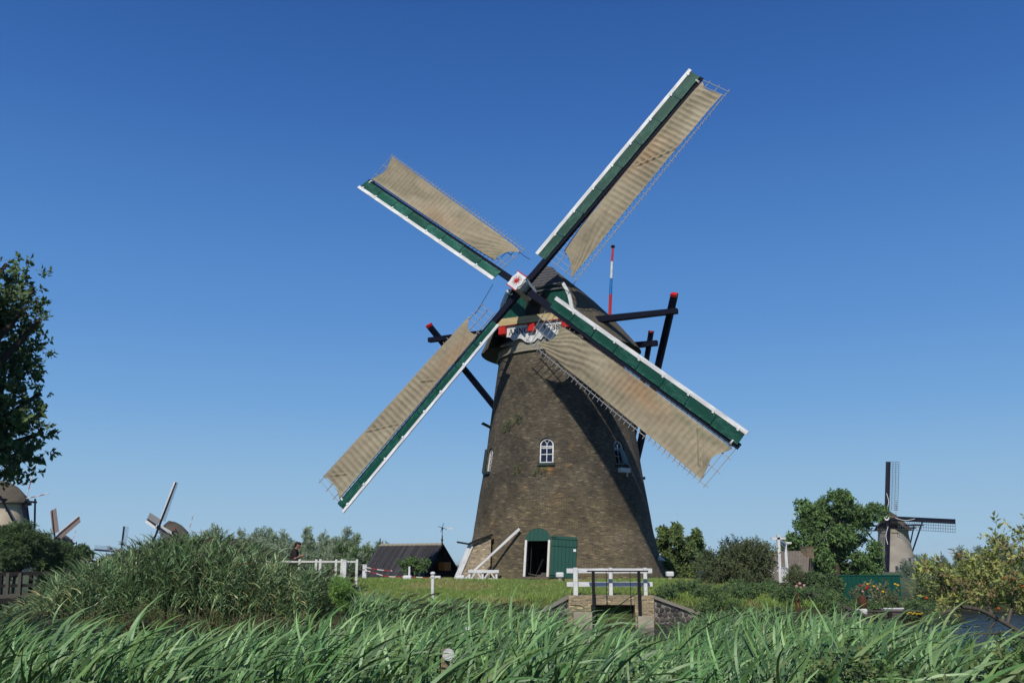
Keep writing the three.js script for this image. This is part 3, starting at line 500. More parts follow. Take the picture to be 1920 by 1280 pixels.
// ---------------------------------------------------------------- sluice, railing, low posts, bench
function stones(parent, poly, z, n, size, seed, tilt = 0) { // rubble stones set proud of a backing: poly(x) -> [yLow, yHigh]
  const rnd = mulberry(seed), geos = [0, 1, 2, 3].map((k) => { const g = new THREE.DodecahedronGeometry(0.5, 0), a = g.attributes.position; for (let i = 0; i < a.count; i++) { const q = 0.8 + 0.4 * hash2(Math.round(a.getX(i) * 50), Math.round(a.getY(i) * 50) + k * 7, k); a.setXYZ(i, a.getX(i) * q, a.getY(i) * q, a.getZ(i) * 0.55); } g.computeVertexNormals(); return g; });
  const { x0, x1 } = poly, row = size * 0.86; let c = 0;
  for (let j = 0; j < 14; j++) for (let i = 0; i < 30; i++) {
    const x = x0 + (i + 0.5 + (j % 2) * 0.5) * size + (rnd() - 0.5) * size * 0.3, y = poly.y0 + (j + 0.5) * row + (rnd() - 0.5) * size * 0.25;
    const s = size * (0.85 + 0.3 * rnd()); if (x < x0 + size * 0.3 || x > x1 - size * 0.4 || y > poly.top(x) - size * 0.45 || c >= n) continue;
    const m = obj('stone', geos[Math.floor(rnd() * 4)], M.stone[Math.floor(rnd() * 4)], parent); m.position.set(x, y, z(x)); m.rotation.z = rnd() * 6; m.scale.set(s, s * (0.75 + 0.3 * rnd()), 0.16); c++;
  }
}
const BRK = BR; const uvBrick = (g) => { const p = g.attributes.position, n = g.attributes.normal, u = g.attributes.uv; for (let i = 0; i < p.count; i++) { const side = Math.abs(n.getX(i)) > 0.6, top = Math.abs(n.getY(i)) > 0.6; u.setXY(i, (side ? p.getZ(i) : p.getX(i)) / BRK.w, (top ? p.getZ(i) : p.getY(i)) / BRK.h); } return g; };
{
  const s = thing('sluice', 'brick sluice head with black lifting frame and rubble wing walls below the white railing', 'sluice', [0, 0, -37]);
  const brk = std({ map: brickT, bumpMap: brickB, bumpScale: 0.012, roughness: 0.95, color: C3(2.9, 2.75, 2.35) });
  obj('pier', uvBrick(box(0.84, 2.0, 1.2, 2.55, -0.46, -0.4)), brk, s); obj('pier', uvBrick(box(0.72, 2.0, 1.2, 4.98, -0.46, -0.4)), brk, s);
  obj('lintel', uvBrick(box(1.64, 0.34, 1.2, 3.795, 0.37, -0.44)), brk, s);
  for (let k = 0; k < 5; k++) obj('plank', rbox(0.32, 0.9, 0.06, 0.01, 3.12 + k * 0.335, -0.35, -0.55), M.black, s);
  obj('pier_foot', uvBrick(rbox(0.7, 0.9, 0.5, 0.02, 2.62, -0.5, 0.45)), M.concrete, s); obj('pier_foot', uvBrick(rbox(0.6, 0.7, 0.3, 0.02, 4.98, -0.55, 0.3)), M.concrete, s);
  const fr = (x) => beam(V(x, -0.9, 0.33), V(x, 1.42, 0.33), 0.11, 0.11, V(0, 0, 1));
  obj('frame_post', fr(3.06), M.black, s); obj('frame_post', fr(4.78), M.black, s); obj('frame_bar', box(2.3, 0.05, 0.12, 3.98, 1.43, 0.33), M.black, s);
  obj('lifting_rod', [rod(V(3.55, -0.2, 0.33), V(3.55, 1.42, 0.33), 0.012), rod(V(4.45, 0, 0.33), V(4.45, 1.42, 0.33), 0.012)], M.black, s);
  const wing = (pts, name) => { const sh = new THREE.Shape(); pts.forEach(([x, y], i) => i ? sh.lineTo(x, y) : sh.moveTo(x, y)); return ext(sh, 0.4, -0.4); };
  const wl = obj('wing_wall', wing([[1.0, -1.2], [2.13, -1.2], [2.13, 0.42], [1.0, -0.18]]), M.mortar, s);
  stones(wl, { x0: 1.0, x1: 2.13, y0: -0.75, top: (x) => mix(-0.18, 0.42, (x - 1) / 1.13) }, () => 0.02, 60, 0.2, 5);
  obj('coping', beam(V(0.8, -0.22, -0.12), V(2.16, 0.5, -0.12), 0.12, 0.5, V(0, 0, 1)), M.stoneCap, s);
  const wr = obj('wing_wall', wing([[5.34, -1.2], [7.6, -1.2], [7.6, -0.4], [5.34, 0.42]]), M.mortar, s);
  stones(wr, { x0: 5.34, x1: 7.6, y0: -0.75, top: (x) => mix(0.42, -0.4, (x - 5.34) / 2.26) }, () => 0.02, 80, 0.2, 6);
  obj('coping', beam(V(5.3, 0.5, -0.12), V(7.8, -0.38, -0.12), 0.12, 0.5, V(0, 0, 1)), M.stoneCap, s);
  const r = thing('railing', 'white wooden two-rail railing with three posts above the sluice', 'railing', [0, 0.52, -37.25]);
  for (const [x, w] of [[2.42, 0.17], [3.76, 0.14], [5.08, 0.14]]) obj('post', rbox(w, 1.06, 0.14, 0.012, x, 0.51, 0.1), M.white, r);
  obj('rail', rbox(3.28, 0.18, 0.08, 0.01, 3.73, 0.92, -0.01), M.white, r); obj('rail', rbox(3.28, 0.18, 0.08, 0.01, 3.73, 0.42, -0.01), M.white, r);
}
function bollard(label, x, z, s = 1, flat) {
  const b = thing('bollard', label, 'bollard', [x, groundY(x, z), z]);
  obj('cap', rbox(0.36 * s, 0.24 * s, 0.36 * s, 0.07 * s, 0, flat ? 0.1 : 0.3 * s, 0), M.white, b);
  if (!flat) obj('stem', new THREE.CylinderGeometry(0.12 * s, 0.13 * s, 0.34 * s, 12).translate(0, 0.1 * s, 0), M.concrete, b);
  return b;
}
bollard('low white topped bollard just in front of the open green mill door', 2.14, -43.6);
bollard('low white topped bollard on the lawn by the right foot of the mill', 7.2, -44.4);
bollard('low white topped bollard beyond the mill, beside the pear tree', 9.1, -46.8);
bollard('white stone block on the lawn beneath the thin post near the shed', -4.9, -45.6, 1.15, true);
bollard('white stone block on the lawn right below the black shed gable', -3.55, -46.5, 0.9, true);
bollard('white stone block at the foot of the long leaning white pole', -2.42, -45.5, 1.2, true);
{
  const b = thing('bench', 'white wooden bench with crossed legs against the mill wall', 'bench', [-1.3, 0.93, -45.3], rad(-6));
  for (let k = 0; k < 3; k++) obj('seat_slat', rbox(1.45, 0.05, 0.12, 0.01, 0, 0.47, -0.14 + k * 0.14), M.white, b);
  obj('apron', box(1.42, 0.1, 0.03, 0, 0.41, 0.19), M.white, b);
  for (const x of [-0.66, -0.05, 0.6]) obj('leg', [beam(V(x, 0, 0.15), V(x, 0.45, 0.12), 0.09, 0.05, V(0, 0, 1)), beam(V(x, 0, -0.15), V(x, 0.45, -0.12), 0.09, 0.05, V(0, 0, 1))], M.white, b);
  for (const [a, c] of [[-0.6, -0.35], [0.02, 0.25], [-0.1, -0.3], [0.54, 0.3]]) obj('brace', beam(V(a, 0.08, 0.17), V(c, 0.42, 0.17), 0.06, 0.04, V(0, 0, 1)), M.white, b);
  obj('foot_rail', box(1.3, 0.06, 0.05, -0.03, 0.1, 0), M.white, b);
  const p0 = at(872, 1085, 45.4), p1 = at(974, 991, 45.55);
  const pole = obj('leaning_pole', beam(p0, p1, 0.075, 0.07, V(0, 0, 1), 0.125, 0.09), M.white, scene); tag(pole, 'long white wooden pole leaning on the mill wall left of the door', 'pole');
}
// white posts and the red and white tape
function post(label, px, pyTop, pyBot, D, w, knob) {
  const p = at(px, pyBot, D), h = at(px, pyTop, D).y - p.y, o = thing('post', label, 'post', [p.x, p.y, p.z]);
  obj('shaft', rbox(w, h + 0.3, w, 0.012, 0, h / 2 - 0.15, 0), M.white, o);
  if (knob) { obj('knob', new THREE.SphereGeometry(w * 0.95, 12, 8).scale(1, 0.7, 1).translate(0, h + 0.02, 0), M.white, o); obj('collar', rbox(w * 1.5, 0.06, w * 1.5, 0.01, 0, h - 0.1, 0), M.white, o); }
  else obj('top', rbox(w * 1.12, 0.03, w * 1.12, 0.008, 0, h + 0.012, 0), M.white, o);
  return o;
}
post('white fence post left of the black shed, holding the striped tape', 683, 1059, 1090, 46.5, 0.2);
post('tall white post at the end of the footbridge railing', 645, 1051, 1080, 38, 0.17);
post('thin white post in front of the black shed roof', 767, 1063, 1085, 46, 0.09);
post('white post with a round knob standing on the lawn edge before the shed', 810.5, 1076, 1124, 37.4, 0.11, true);
{
  const strT = tex(256, 8, (i) => ((i >> 5) % 2 ? [150, 40, 42] : [205, 200, 192]), true), m = std({ map: strT, roughness: 0.5, side: THREE.DoubleSide });
  const tape = thing('barrier_tape', 'red and white striped barrier tape strung in front of the black shed', 'barrier tape');
  const span = (pts, w) => { const c = new THREE.CatmullRomCurve3(pts), len = c.getLength(); return grid(40, 1, (u, v) => { const p = c.getPointAt(u); return { p: [p.x, p.y + (v - 0.5) * w, p.z + 0.02 * Math.sin(u * 30)], uv: [u * len / 2.6, v] }; }); };
  obj('span', span([at(646, 1056, 37.9), at(664, 1066, 41), at(683, 1068, 46.3)], 0.05), m, tape);
  obj('span', span([at(683, 1068, 46.3), at(725, 1080, 46), at(767, 1081, 45.9), at(808, 1083, 46.2), at(846, 1085, 46.6)], 0.04), m, tape);
  obj('span', span([at(684, 1063, 46.4), at(712, 1068, 46.2), at(735, 1070, 46.2)], 0.04), m, tape);
}
{ // footbridge with its white railing
  const b = thing('footbridge', 'white railed wooden footbridge half hidden in the reeds at left', 'footbridge', [-8.05, 0.78, -39]);
  for (let k = 0; k < 12; k++) obj('plank', rbox(0.28, 0.06, 1.5, 0.01, -1.7 + k * 0.3, 0, 0), M.woodGrey, b);
  for (const z of [-0.75, 0.75]) {
    obj('handrail', rbox(3.5, 0.07, 0.08, 0.01, -0.1, 1.0, z), M.whiteWorn, b); obj('lower_rail', rbox(2.6, 0.06, 0.05, 0.01, -0.2, 0.42, z), M.whiteWorn, b);
    for (const x of [-1.2, -0.32, 0.5, 1.35]) obj('post', rbox(0.1, 1.5, 0.1, 0.01, x + (z > 0 ? 0 : 0.35), 0.35, z), M.whiteWorn, b);
  }
  obj('signboard', box(0.14, 0.12, 0.02, 0.35, 0.4, 0.82), M.cream, b);
}
{ // dark wooden bridge at the far left
  const b = thing('wooden_bridge', 'dark weathered wooden bridge with railings at the left edge', 'bridge', [0, 0, 0]);
  const D = 38, pt = (x, y, d = D) => at(x, y, d);
  obj('handrail', beam(pt(-40, 1077), pt(190, 1071.5), 0.1, 0.14, V(0, 1, 0)), M.woodDark, b); obj('middle_rail', beam(pt(-40, 1099), pt(170, 1095), 0.1, 0.12, V(0, 1, 0)), M.woodDark, b);
  obj('edge_beam', beam(pt(-40, 1121), pt(92, 1112), 0.14, 0.14, V(0, 1, 0)), M.woodGrey, b); obj('edge_beam', beam(pt(-40, 1130), pt(92, 1121), 0.3, 0.2, V(0, 1, 0)), M.woodDark, b);
  for (const [x, d] of [[2, 0], [15, 0], [38, -0.1], [58, 0.5], [96, -0.1], [118, 0.5], [150, 0]]) obj('post', beam(pt(x - 4, 1135, D + d), pt(x, 1074, D + d), 0.12, 0.12, V(0, 0, 1)), x === 38 || x === 15 ? M.woodGrey : M.woodDark, b);
  for (let k = 0; k < 14; k++) { const p = pt(-35 + k * 9.6, 1120.5 - k * 0.62, D + 0.7); obj('plank', rbox(0.19, 0.06, 1.5, 0.008, p.x, p.y, p.z), M.woodGrey, b); }
  for (const x of [-5, 45, 85]) obj('pile', beam(pt(x, 1190, D + 0.3), pt(x, 1120, D + 0.3), 0.2, 0.2), M.woodDark, b);
}
// ---------------------------------------------------------------- black shed and brick cottage
function gabled(g, o) { // o: near corner, long and gable directions, sizes; returns helper for points
  const { n, u, w, len, wid, eave, ridge, y0 } = o, P = (a, b, y) => n.clone().addScaledVector(u, a).addScaledVector(w, b).setY(y);
  const quads = (list, us = 1) => { const p = [], uv = []; for (const [a, b, c, d] of list) for (const v of d ? [a, b, c, a, c, d] : [a, b, c]) { p.push(v.x, v.y, v.z); uv.push((v.x + v.z) * us, v.y * us); } const q = new THREE.BufferGeometry(); q.setAttribute('position', new THREE.Float32BufferAttribute(p, 3)); q.setAttribute('uv', new THREE.Float32BufferAttribute(uv, 2)); q.computeVertexNormals(); return q; };
  return { P, quads };
}
{
  const u = V(-0.82, 0, -0.574), w = V(0.574, 0, -0.819), n = at(790, 1080, 55); n.y = 0;
  const s = thing('shed', 'black boarded shed with a dark pantile roof and an orange hatch in its gable', 'shed');
  const { P, quads } = gabled(s, { n, u, w }), L = 4.5, W = 3.1, E = 1.0, RDG = 2.72, y0 = -0.6, rb = W * 0.46;
  for (let k = 0; k < 6; k++) { const a = y0 + k * 0.27, b = a + 0.285; obj('weatherboard', quads([[P(L, -0.03, a), P(0, -0.03, a), P(0, 0, b), P(L, 0, b)]]), M.black, s); }
  obj('wall', quads([[P(0, W, y0), P(L, W, y0), P(L, W, E), P(0, W, E)], [P(L, 0, y0), P(L, W, y0), P(L, W, E), P(L, 0, E)], [P(L, 0, E), P(L, W, E), P(L, rb, RDG)]]), M.black, s);
  for (let k = 0; k < 13; k++) { const a = k / 13 * W, b = (k + 1) / 13 * W - 0.015, yt = (q) => q < rb ? mix(E, RDG, q / rb) : mix(RDG, E, (q - rb) / (W - rb)); const k2 = -0.012 * (k % 2); obj('gable_board', quads([[P(k2, a, y0), P(k2, b, y0), P(k2, b, yt(b)), P(k2, a, yt(a))]]), M.black, s); }
  const roofTones = [0.036, 0.046, 0.06].map((v) => paint(C3(v, v * 0.97, v), 0.45, toneT, 0.006));
  // pantiles: one part per tile column, rolled in section
  const NC = 22, R = (q, t) => { const a = mix(L + 0.15, -0.3, q), b = mix(-0.28, rb, t), y = mix(E - 0.16, RDG + 0.04, t); return P(a, b, y); };
  for (let k = 0; k < NC; k++) { const g = grid(6, 22, (x, t) => { const q = (k + x) / NC, p = R(q, t), row = Math.floor(t * 11), step = 0.03 * (1 - (t * 11 - row)); p.y += 0.075 * Math.sin(x * Math.PI) + step; return { p: [p.x, p.y, p.z], uv: [q * 4, t * 3] }; }); obj('tile_column', g, roofTones[Math.floor(hash2(k, 3, 9) * 3)], s); }
  obj('roof_back', quads([[P(L + 0.15, rb, RDG + 0.04), P(-0.3, rb, RDG + 0.04), P(-0.3, W + 0.28, E - 0.16), P(L + 0.15, W + 0.28, E - 0.16)]]), M.tileRoof, s);
  for (let k = 0; k < 13; k++) { const a = P(mix(L + 0.1, -0.3, k / 13), rb, RDG + 0.07), b = P(mix(L + 0.1, -0.3, (k + 1.08) / 13), rb, RDG + 0.07); obj('ridge_tile', rod(a, b, 0.085, 0.1, 8), M.concrete, s); }
  const bd = (a, b) => beam(a, b, 0.18, 0.05, V(0, 1, 0));
  obj('barge_board', bd(P(-0.32, -0.3, E - 0.2), P(-0.32, rb, RDG + 0.06)), M.black, s); obj('barge_board', bd(P(-0.32, W + 0.3, E - 0.2), P(-0.32, rb, RDG + 0.06)), M.black, s);
  obj('gutter', rod(P(L + 0.15, -0.33, E - 0.2), P(-0.3, -0.33, E - 0.2), 0.06, 0.06, 8), M.concrete, s);
  { const hc = P(-0.3, W * 0.55, 1.56), g = new THREE.BoxGeometry(0.62, 0.46, 0.4); g.rotateY(Math.atan2(-u.x, -u.z)); g.translate(hc.x, hc.y, hc.z); obj('hatch', g, M.orange, s); }
  for (const a of [3.2, 0.75]) { const wd = group('window', s); const c = P(a, -0.07, 0.42), ry = Math.atan2(-w.x, -w.z); wd.position.copy(c); wd.rotation.y = ry; obj('frame', [box(0.62, 0.05, 0.05, 0, 0.17, 0), box(0.62, 0.05, 0.05, 0, -0.17, 0), ...[-0.29, -0.1, 0.1, 0.29].map((x) => box(0.045, 0.36, 0.05, x, 0, 0))], M.white, wd); obj('pane', box(0.58, 0.32, 0.02), M.glass, wd); }
  const f1 = P(L + 0.05, rb, RDG), f2 = P(-0.3, rb, RDG);
  obj('finial', [rod(f1, f1.clone().add(V(0, 0.5, 0)), 0.045, 0.03), rod(f1.clone().add(V(0, 0.1, 0)), f1.clone().add(V(0, 0.2, 0)), 0.09, 0.05)], M.black, s);
  obj('finial', [rod(f2, f2.clone().add(V(0, 0.6, 0)), 0.05, 0.03), rod(f2.clone().add(V(0, 0.3, 0)), f2.clone().add(V(0, 0.36, 0)), 0.08, 0.08)], M.black, s);
  const wv = thing('weather_vane', 'little mill shaped weather vane on the shed gable', 'weather vane', f2.clone().add(V(0, 0.6, 0)).toArray());
  obj('spindle', rod(V(0, 0, 0), V(0, 0.4, 0), 0.018), M.black, wv); obj('body', rbox(0.1, 0.13, 0.1, 0.03, 0, 0.38, 0), M.black, wv);
  for (const a of [0.3, 1.87, 3.44, 5.01]) obj('blade', beam(V(0, 0.42, 0.1), V(Math.sin(a) * 0.27, 0.42 + Math.cos(a) * 0.27, 0.1), 0.03, 0.015, V(0, 0, 1)), M.black, wv);
  obj('arrow', [beam(V(0.05, 0.4, 0), V(0.45, 0.38, 0), 0.025, 0.025), box(0.2, 0.08, 0.02, 0.5, 0.38, 0)], M.white, wv);
}
{
  const u = V(-0.9, 0, -0.436), w = V(0.436, 0, -0.9), n = at(1516, 1070, 60); n.y = 0;
  const s = thing('cottage', 'low brick cottage with chimneys behind the white garden bridge', 'cottage');
  const { P, quads } = gabled(s, { n, u, w }), L = 3.6, W = 2.7, E = 0.75, RDG = 2.42, y0 = -0.5, rb = W / 2;
  const uvq = (g) => { const uv = g.attributes.uv; for (let i = 0; i < uv.count; i++) uv.setXY(i, uv.getX(i) / 2.2, uv.getY(i) / 1.1); return g; }, yb = M.brickPale.clone(); yb.color = C3(1.9, 1.75, 1.5);
  obj('wall', uvq(quads([[P(L, 0, y0), P(0, 0, y0), P(0, 0, E), P(L, 0, E)], [P(0, 0, y0), P(0, W, y0), P(0, W, E), P(0, 0, E)], [P(0, 0, E), P(0, W, E), P(0, rb, RDG)], [P(L, 0, y0), P(L, W, y0), P(L, W, E), P(L, 0, E)], [P(L, 0, E), P(L, W, E), P(L, rb, RDG)], [P(0, W, y0), P(L, W, y0), P(L, W, E), P(0, W, E)]])), yb, s);
  const NC = 20; for (let k = 0; k < NC; k++) { const g = grid(5, 18, (x, t) => { const q = (k + x) / NC, p = P(mix(L + 0.05, 0.04, q), mix(-0.2, rb, t), mix(E - 0.12, RDG + 0.03, t)), row = Math.floor(t * 9); p.y += 0.04 * Math.sin(x * Math.PI) + 0.03 * (1 - (t * 9 - row)); return { p: [p.x, p.y, p.z], uv: [q * 4, t * 3] }; }); obj('tile_column', g, M.tileRoofRed, s); }
  obj('roof_back', quads([[P(L, rb, RDG + 0.03), P(0, rb, RDG + 0.03), P(0, W + 0.2, E - 0.12), P(L, W + 0.2, E - 0.12)]]), M.tileRoofRed, s);
  for (const a of [0.18, L - 0.2]) { const c = P(a, rb, 0), g = uvBrick(new THREE.BoxGeometry(0.6, 0.7, 0.5)); g.rotateY(0.45); g.translate(c.x, RDG - 0.05, c.z); obj('chimney', g, yb, s); const t = new THREE.BoxGeometry(0.68, 0.06, 0.58); t.rotateY(0.45); t.translate(c.x, RDG + 0.32, c.z); obj('chimney_cap', t, yb, s); }
  obj('wall_anchor', beam(P(-0.03, rb - 0.05, 1.5), P(-0.03, rb - 0.05, 2.1), 0.05, 0.04), M.black, s);
}
{ // white garden drawbridge
  const g = thing('garden_bridge', 'small white wooden drawbridge among the shrubs right of the apple tree', 'drawbridge');
  const D = 47;
  for (const [a, b, d] of [[[1459.5, 1003], [1463, 1092], 0], [[1472, 1018], [1477.5, 1094], 2.2]]) obj('post', beam(at(b[0], b[1], D + d), at(a[0], a[1], D + d), 0.14, 0.14, V(0, 0, 1)), M.white, g);
  obj('balance_beam', beam(at(1446, 1009.5, D), at(1473, 1009, D), 0.14, 0.1, V(0, 1, 0)), M.white, g);
  obj('balance_beam', beam(at(1463, 1018, D + 2.2), at(1484, 1017.5, D + 2.2), 0.14, 0.1, V(0, 1, 0)), M.white, g);
  obj('cross_beam', beam(at(1459, 1011, D), at(1472, 1019, D + 2.2), 0.12, 0.12), M.white, g);
  obj('strut', beam(at(1461, 1016, D), at(1471.5, 1027, D + 2.2), 0.06, 0.06), M.white, g);
  for (const y of [1062, 1070]) obj('rail', beam(at(1459, y, D), at(1478, y + 4, D + 1.2), 0.09, 0.06), M.white, g);
  for (let k = 0; k < 6; k++) obj('baluster', beam(at(1462 + k * 2.9, 1095, D + k * 0.2), at(1461 + k * 2.9, 1064 + k * 0.6, D + k * 0.2), 0.05, 0.05), M.white, g);
  const h = thing('white_handrail', 'white sloping handrail below the cottage eaves', 'handrail'); obj('rail', beam(at(1431, 1059, 52), at(1452, 1075, 52), 0.1, 0.08), M.white, h); obj('post', beam(at(1434, 1080, 52), at(1434, 1060, 52), 0.09, 0.09), M.white, h);
}
{ // garden by the water: green screen, wall, quay, mooring post, planter, table
  const s = thing('green_screen', 'dark green boarded screen behind the garden flowers', 'screen'), D = 42, a = at(1577, 1140, D), b = at(1693, 1140, D), top = at(1580, 1080, D).y;
  for (let k = 0; k < 14; k++) { const x0 = mix(a.x, b.x, k / 14), w = (b.x - a.x) / 14; obj('board', rbox(w - 0.012, top + 0.45, 0.04, 0.006, x0 + w / 2, (top - 0.45) / 2, a.z + 0.006 * (k % 2)), M.green, s); }
  obj('top_rail', rbox(b.x - a.x + 0.08, 0.06, 0.09, 0.01, (a.x + b.x) / 2, top + 0.03, a.z), M.green, s);
  const w = thing('stone_wall', 'rubble stone wing wall with sloping dark coping left of the garden', 'stone wall', [0, 0, -37.3]);
  const sh = new THREE.Shape(); [[10.9, -1.2], [13.6, -1.2], [13.6, -0.35], [11.6, 0.52], [10.9, 0.52]].forEach(([x, y], i) => i ? sh.lineTo(x, y) : sh.moveTo(x, y));
  const bk = obj('backing', ext(sh, 0.5, -0.5), M.mortar, w); stones(bk, { x0: 11.55, x1: 13.5, y0: -0.75, top: (x) => mix(0.52, -0.35, clamp((x - 11.6) / 2)) }, () => 0.02, 90, 0.19, 8);
  obj('coping', beam(V(11.45, 0.62, -0.1), V(13.7, -0.33, -0.1), 0.1, 0.5, V(0, 0, 1)), M.woodGrey, w); obj('gate_boards', box(0.55, 1.6, 0.12, 11.2, -0.2, 0.08), M.woodDark, w);
  const wp = thing('wooden_post', 'reddish brown square wooden post beside the stone wall', 'post', [10.72, -0.8, -36.8]); obj('shaft', rbox(0.17, 1.4, 0.17, 0.015, 0, 0.7, 0), M.rust, wp); obj('chamfer', rbox(0.13, 0.05, 0.13, 0.02, 0, 1.42, 0), M.rust, wp);
  const s2 = thing('rubble_heap_wall', 'low stone wall left of the reddish post, half hidden by reeds', 'stone wall', [0, 0, -37.6]);
  const sh2 = new THREE.Shape(); [[9.0, -1.2], [10.7, -1.2], [10.7, 0.45], [10.2, 0.3], [9, -0.4]].forEach(([x, y], i) => i ? sh2.lineTo(x, y) : sh2.moveTo(x, y)); const bk2 = obj('backing', ext(sh2, 0.5, -0.5), M.mortar, s2); stones(bk2, { x0: 9.2, x1: 10.7, y0: -0.75, top: (x) => mix(-0.4, 0.42, (x - 9) / 1.5) }, () => 0.02, 50, 0.19, 9);
  const q = thing('quay', 'low timber quay edge at the end of the garden', 'quay'); const qa = at(1585, 1152, 38.4), qb = at(1722, 1152, 38.4);
  for (let k = 0; k < 3; k++) obj('plank', rbox(qb.x - qa.x, 0.17, 0.08, 0.01, (qa.x + qb.x) / 2, -0.24 - k * 0.185, qa.z + 0.04 * (k % 2)), k === 0 ? M.woodGrey : M.woodDark, q);
  obj('deck_board', rbox(qb.x - qa.x + 0.1, 0.06, 0.5, 0.01, (qa.x + qb.x) / 2, -0.1, qa.z - 0.2), M.woodGrey, q); for (let k = 0; k < 6; k++) obj('pile', rod(V(mix(qa.x, qb.x, k / 5), -1.4, qa.z + 0.12), V(mix(qa.x, qb.x, k / 5), -0.12, qa.z + 0.12), 0.09), M.woodDark, q);
  const m = at(1621, 1159, 37.9), mo = thing('mooring_post', 'white mooring post with a rusty brown bulbous top by the quay', 'mooring post', [m.x, m.y - 0.1, m.z]);
  obj('base', new THREE.LatheGeometry([[0.16, 0], [0.16, 0.1], [0.12, 0.14], [0.12, 0.3], [0.15, 0.34], [0.15, 0.42], [0.1, 0.46], [0, 0.46]].map(([x, y]) => new THREE.Vector2(x, y)), 16), M.whiteWorn, mo);
  obj('rusty_top', new THREE.LatheGeometry([[0.09, 0.45], [0.14, 0.52], [0.17, 0.64], [0.165, 0.76], [0.12, 0.9], [0.07, 0.96], [0, 0.97]].map(([x, y]) => new THREE.Vector2(x, y)), 18), M.rust, mo);
  const tb = at(1640, 1140, 39.6), t = thing('garden_table', 'small white garden table behind the flowers', 'table', [tb.x + 0.1, tb.y - 0.1, tb.z]); obj('table_top', rbox(0.75, 0.05, 0.6, 0.01, 0, 0.55, 0), M.white, t); for (const [x, z] of [[-0.3, 0.2], [0.3, 0.2], [-0.3, -0.2], [0.3, -0.2]]) obj('leg', beam(V(x, 0, z), V(x, 0.54, z), 0.06, 0.06), M.white, t);
  const c1 = at(1672, 1151, 38.9), p1 = thing('planter', 'long white planter box on the quay', 'planter', [c1.x, c1.y, c1.z]); obj('trough', rbox(0.82, 0.22, 0.3, 0.02, 0, 0.1, 0), M.white, p1); obj('rim', rbox(0.9, 0.05, 0.36, 0.01, 0, 0.22, 0), M.white, p1); obj('soil', box(0.74, 0.02, 0.24, 0, 0.25, 0), M.woodDark, p1);
  const c2 = at(1606, 1152, 38.6), p2 = thing('flower_pot', 'small round white flower pot left of the rusty mooring post', 'flower pot', [c2.x, c2.y, c2.z]); obj('bowl', new THREE.LatheGeometry([[0.1, 0], [0.2, 0.08], [0.24, 0.2], [0.22, 0.21], [0.17, 0.1], [0, 0.08]].map(([x, y]) => new THREE.Vector2(x, y)), 18), M.white, p2); obj('soil', new THREE.CylinderGeometry(0.19, 0.16, 0.04, 14).translate(0, 0.15, 0), M.woodDark, p2);
}
{ // moored boat and stakes glimpsed through the reeds
  const p = at(452, 1240, 22), b = thing('boat', 'small blue and white boat glimpsed through the foreground reeds', 'boat', [p.x, WATER, p.z], 0.15);
  const hull = grid(24, 10, (u, v) => { const x = (u - 0.5) * 3.2, w = 0.62 * Math.pow(Math.max(0, 1 - Math.pow(Math.abs(u * 2 - 1), 2.6)), 0.7), a = (v - 0.5) * Math.PI; return { p: [x, 0.34 - 0.5 * Math.cos(a) * (0.6 + 0.4 * w), Math.sin(a) * w], uv: [u * 3, v] }; });
  obj('hull', hull, std({ color: C3(0.03, 0.12, 0.5), roughness: 0.4, map: toneT, side: THREE.DoubleSide }), b);
  const gun = []; for (let k = 0; k <= 40; k++) { const a = k / 40 * 2 * Math.PI, x = Math.cos(a) * 1.6, w = 0.63 * Math.pow(Math.max(0, 1 - Math.pow(Math.abs(x / 1.6), 2.6)), 0.7); gun.push(V(x, 0.36, Math.sign(Math.sin(a)) * w)); }
  obj('gunwale', new THREE.TubeGeometry(new THREE.CatmullRomCurve3(gun, true), 80, 0.045, 6, true), M.white, b); obj('thwart', rbox(0.3, 0.05, 1.1, 0.01, 0.2, 0.3, 0), M.cream, b); obj('thwart', rbox(0.3, 0.05, 0.9, 0.01, -0.7, 0.3, 0), M.cream, b);
  for (const [x, y0, y1, D, l, disc] of [[833, 1300, 1216, 6.2, 'pale wooden stake with a white disc in the foreground reeds', 1], [463, 1225, 1197, 20, 'short wooden mooring stake behind the blue boat', 0]]) {
    const q0 = at(x, y0, D), q1 = at(x, y1, D), s = thing('stake', l, 'stake', q0.toArray()); obj('shaft', rod(V(0, -0.6, 0), V(0, q1.y - q0.y, 0), D > 12 ? 0.065 : 0.034, D > 12 ? 0.065 : 0.032, 10), M.stake, s);
    if (disc) obj('disc', new THREE.CylinderGeometry(0.036, 0.036, 0.02, 18).rotateX(Math.PI / 2).translate(0.025, q1.y - q0.y - 0.03, 0.05), M.white, s); else obj('top', new THREE.CylinderGeometry(0.045, 0.065, 0.04, 10).translate(0, q1.y - q0.y + 0.02, 0), M.stake, s);
  }
}

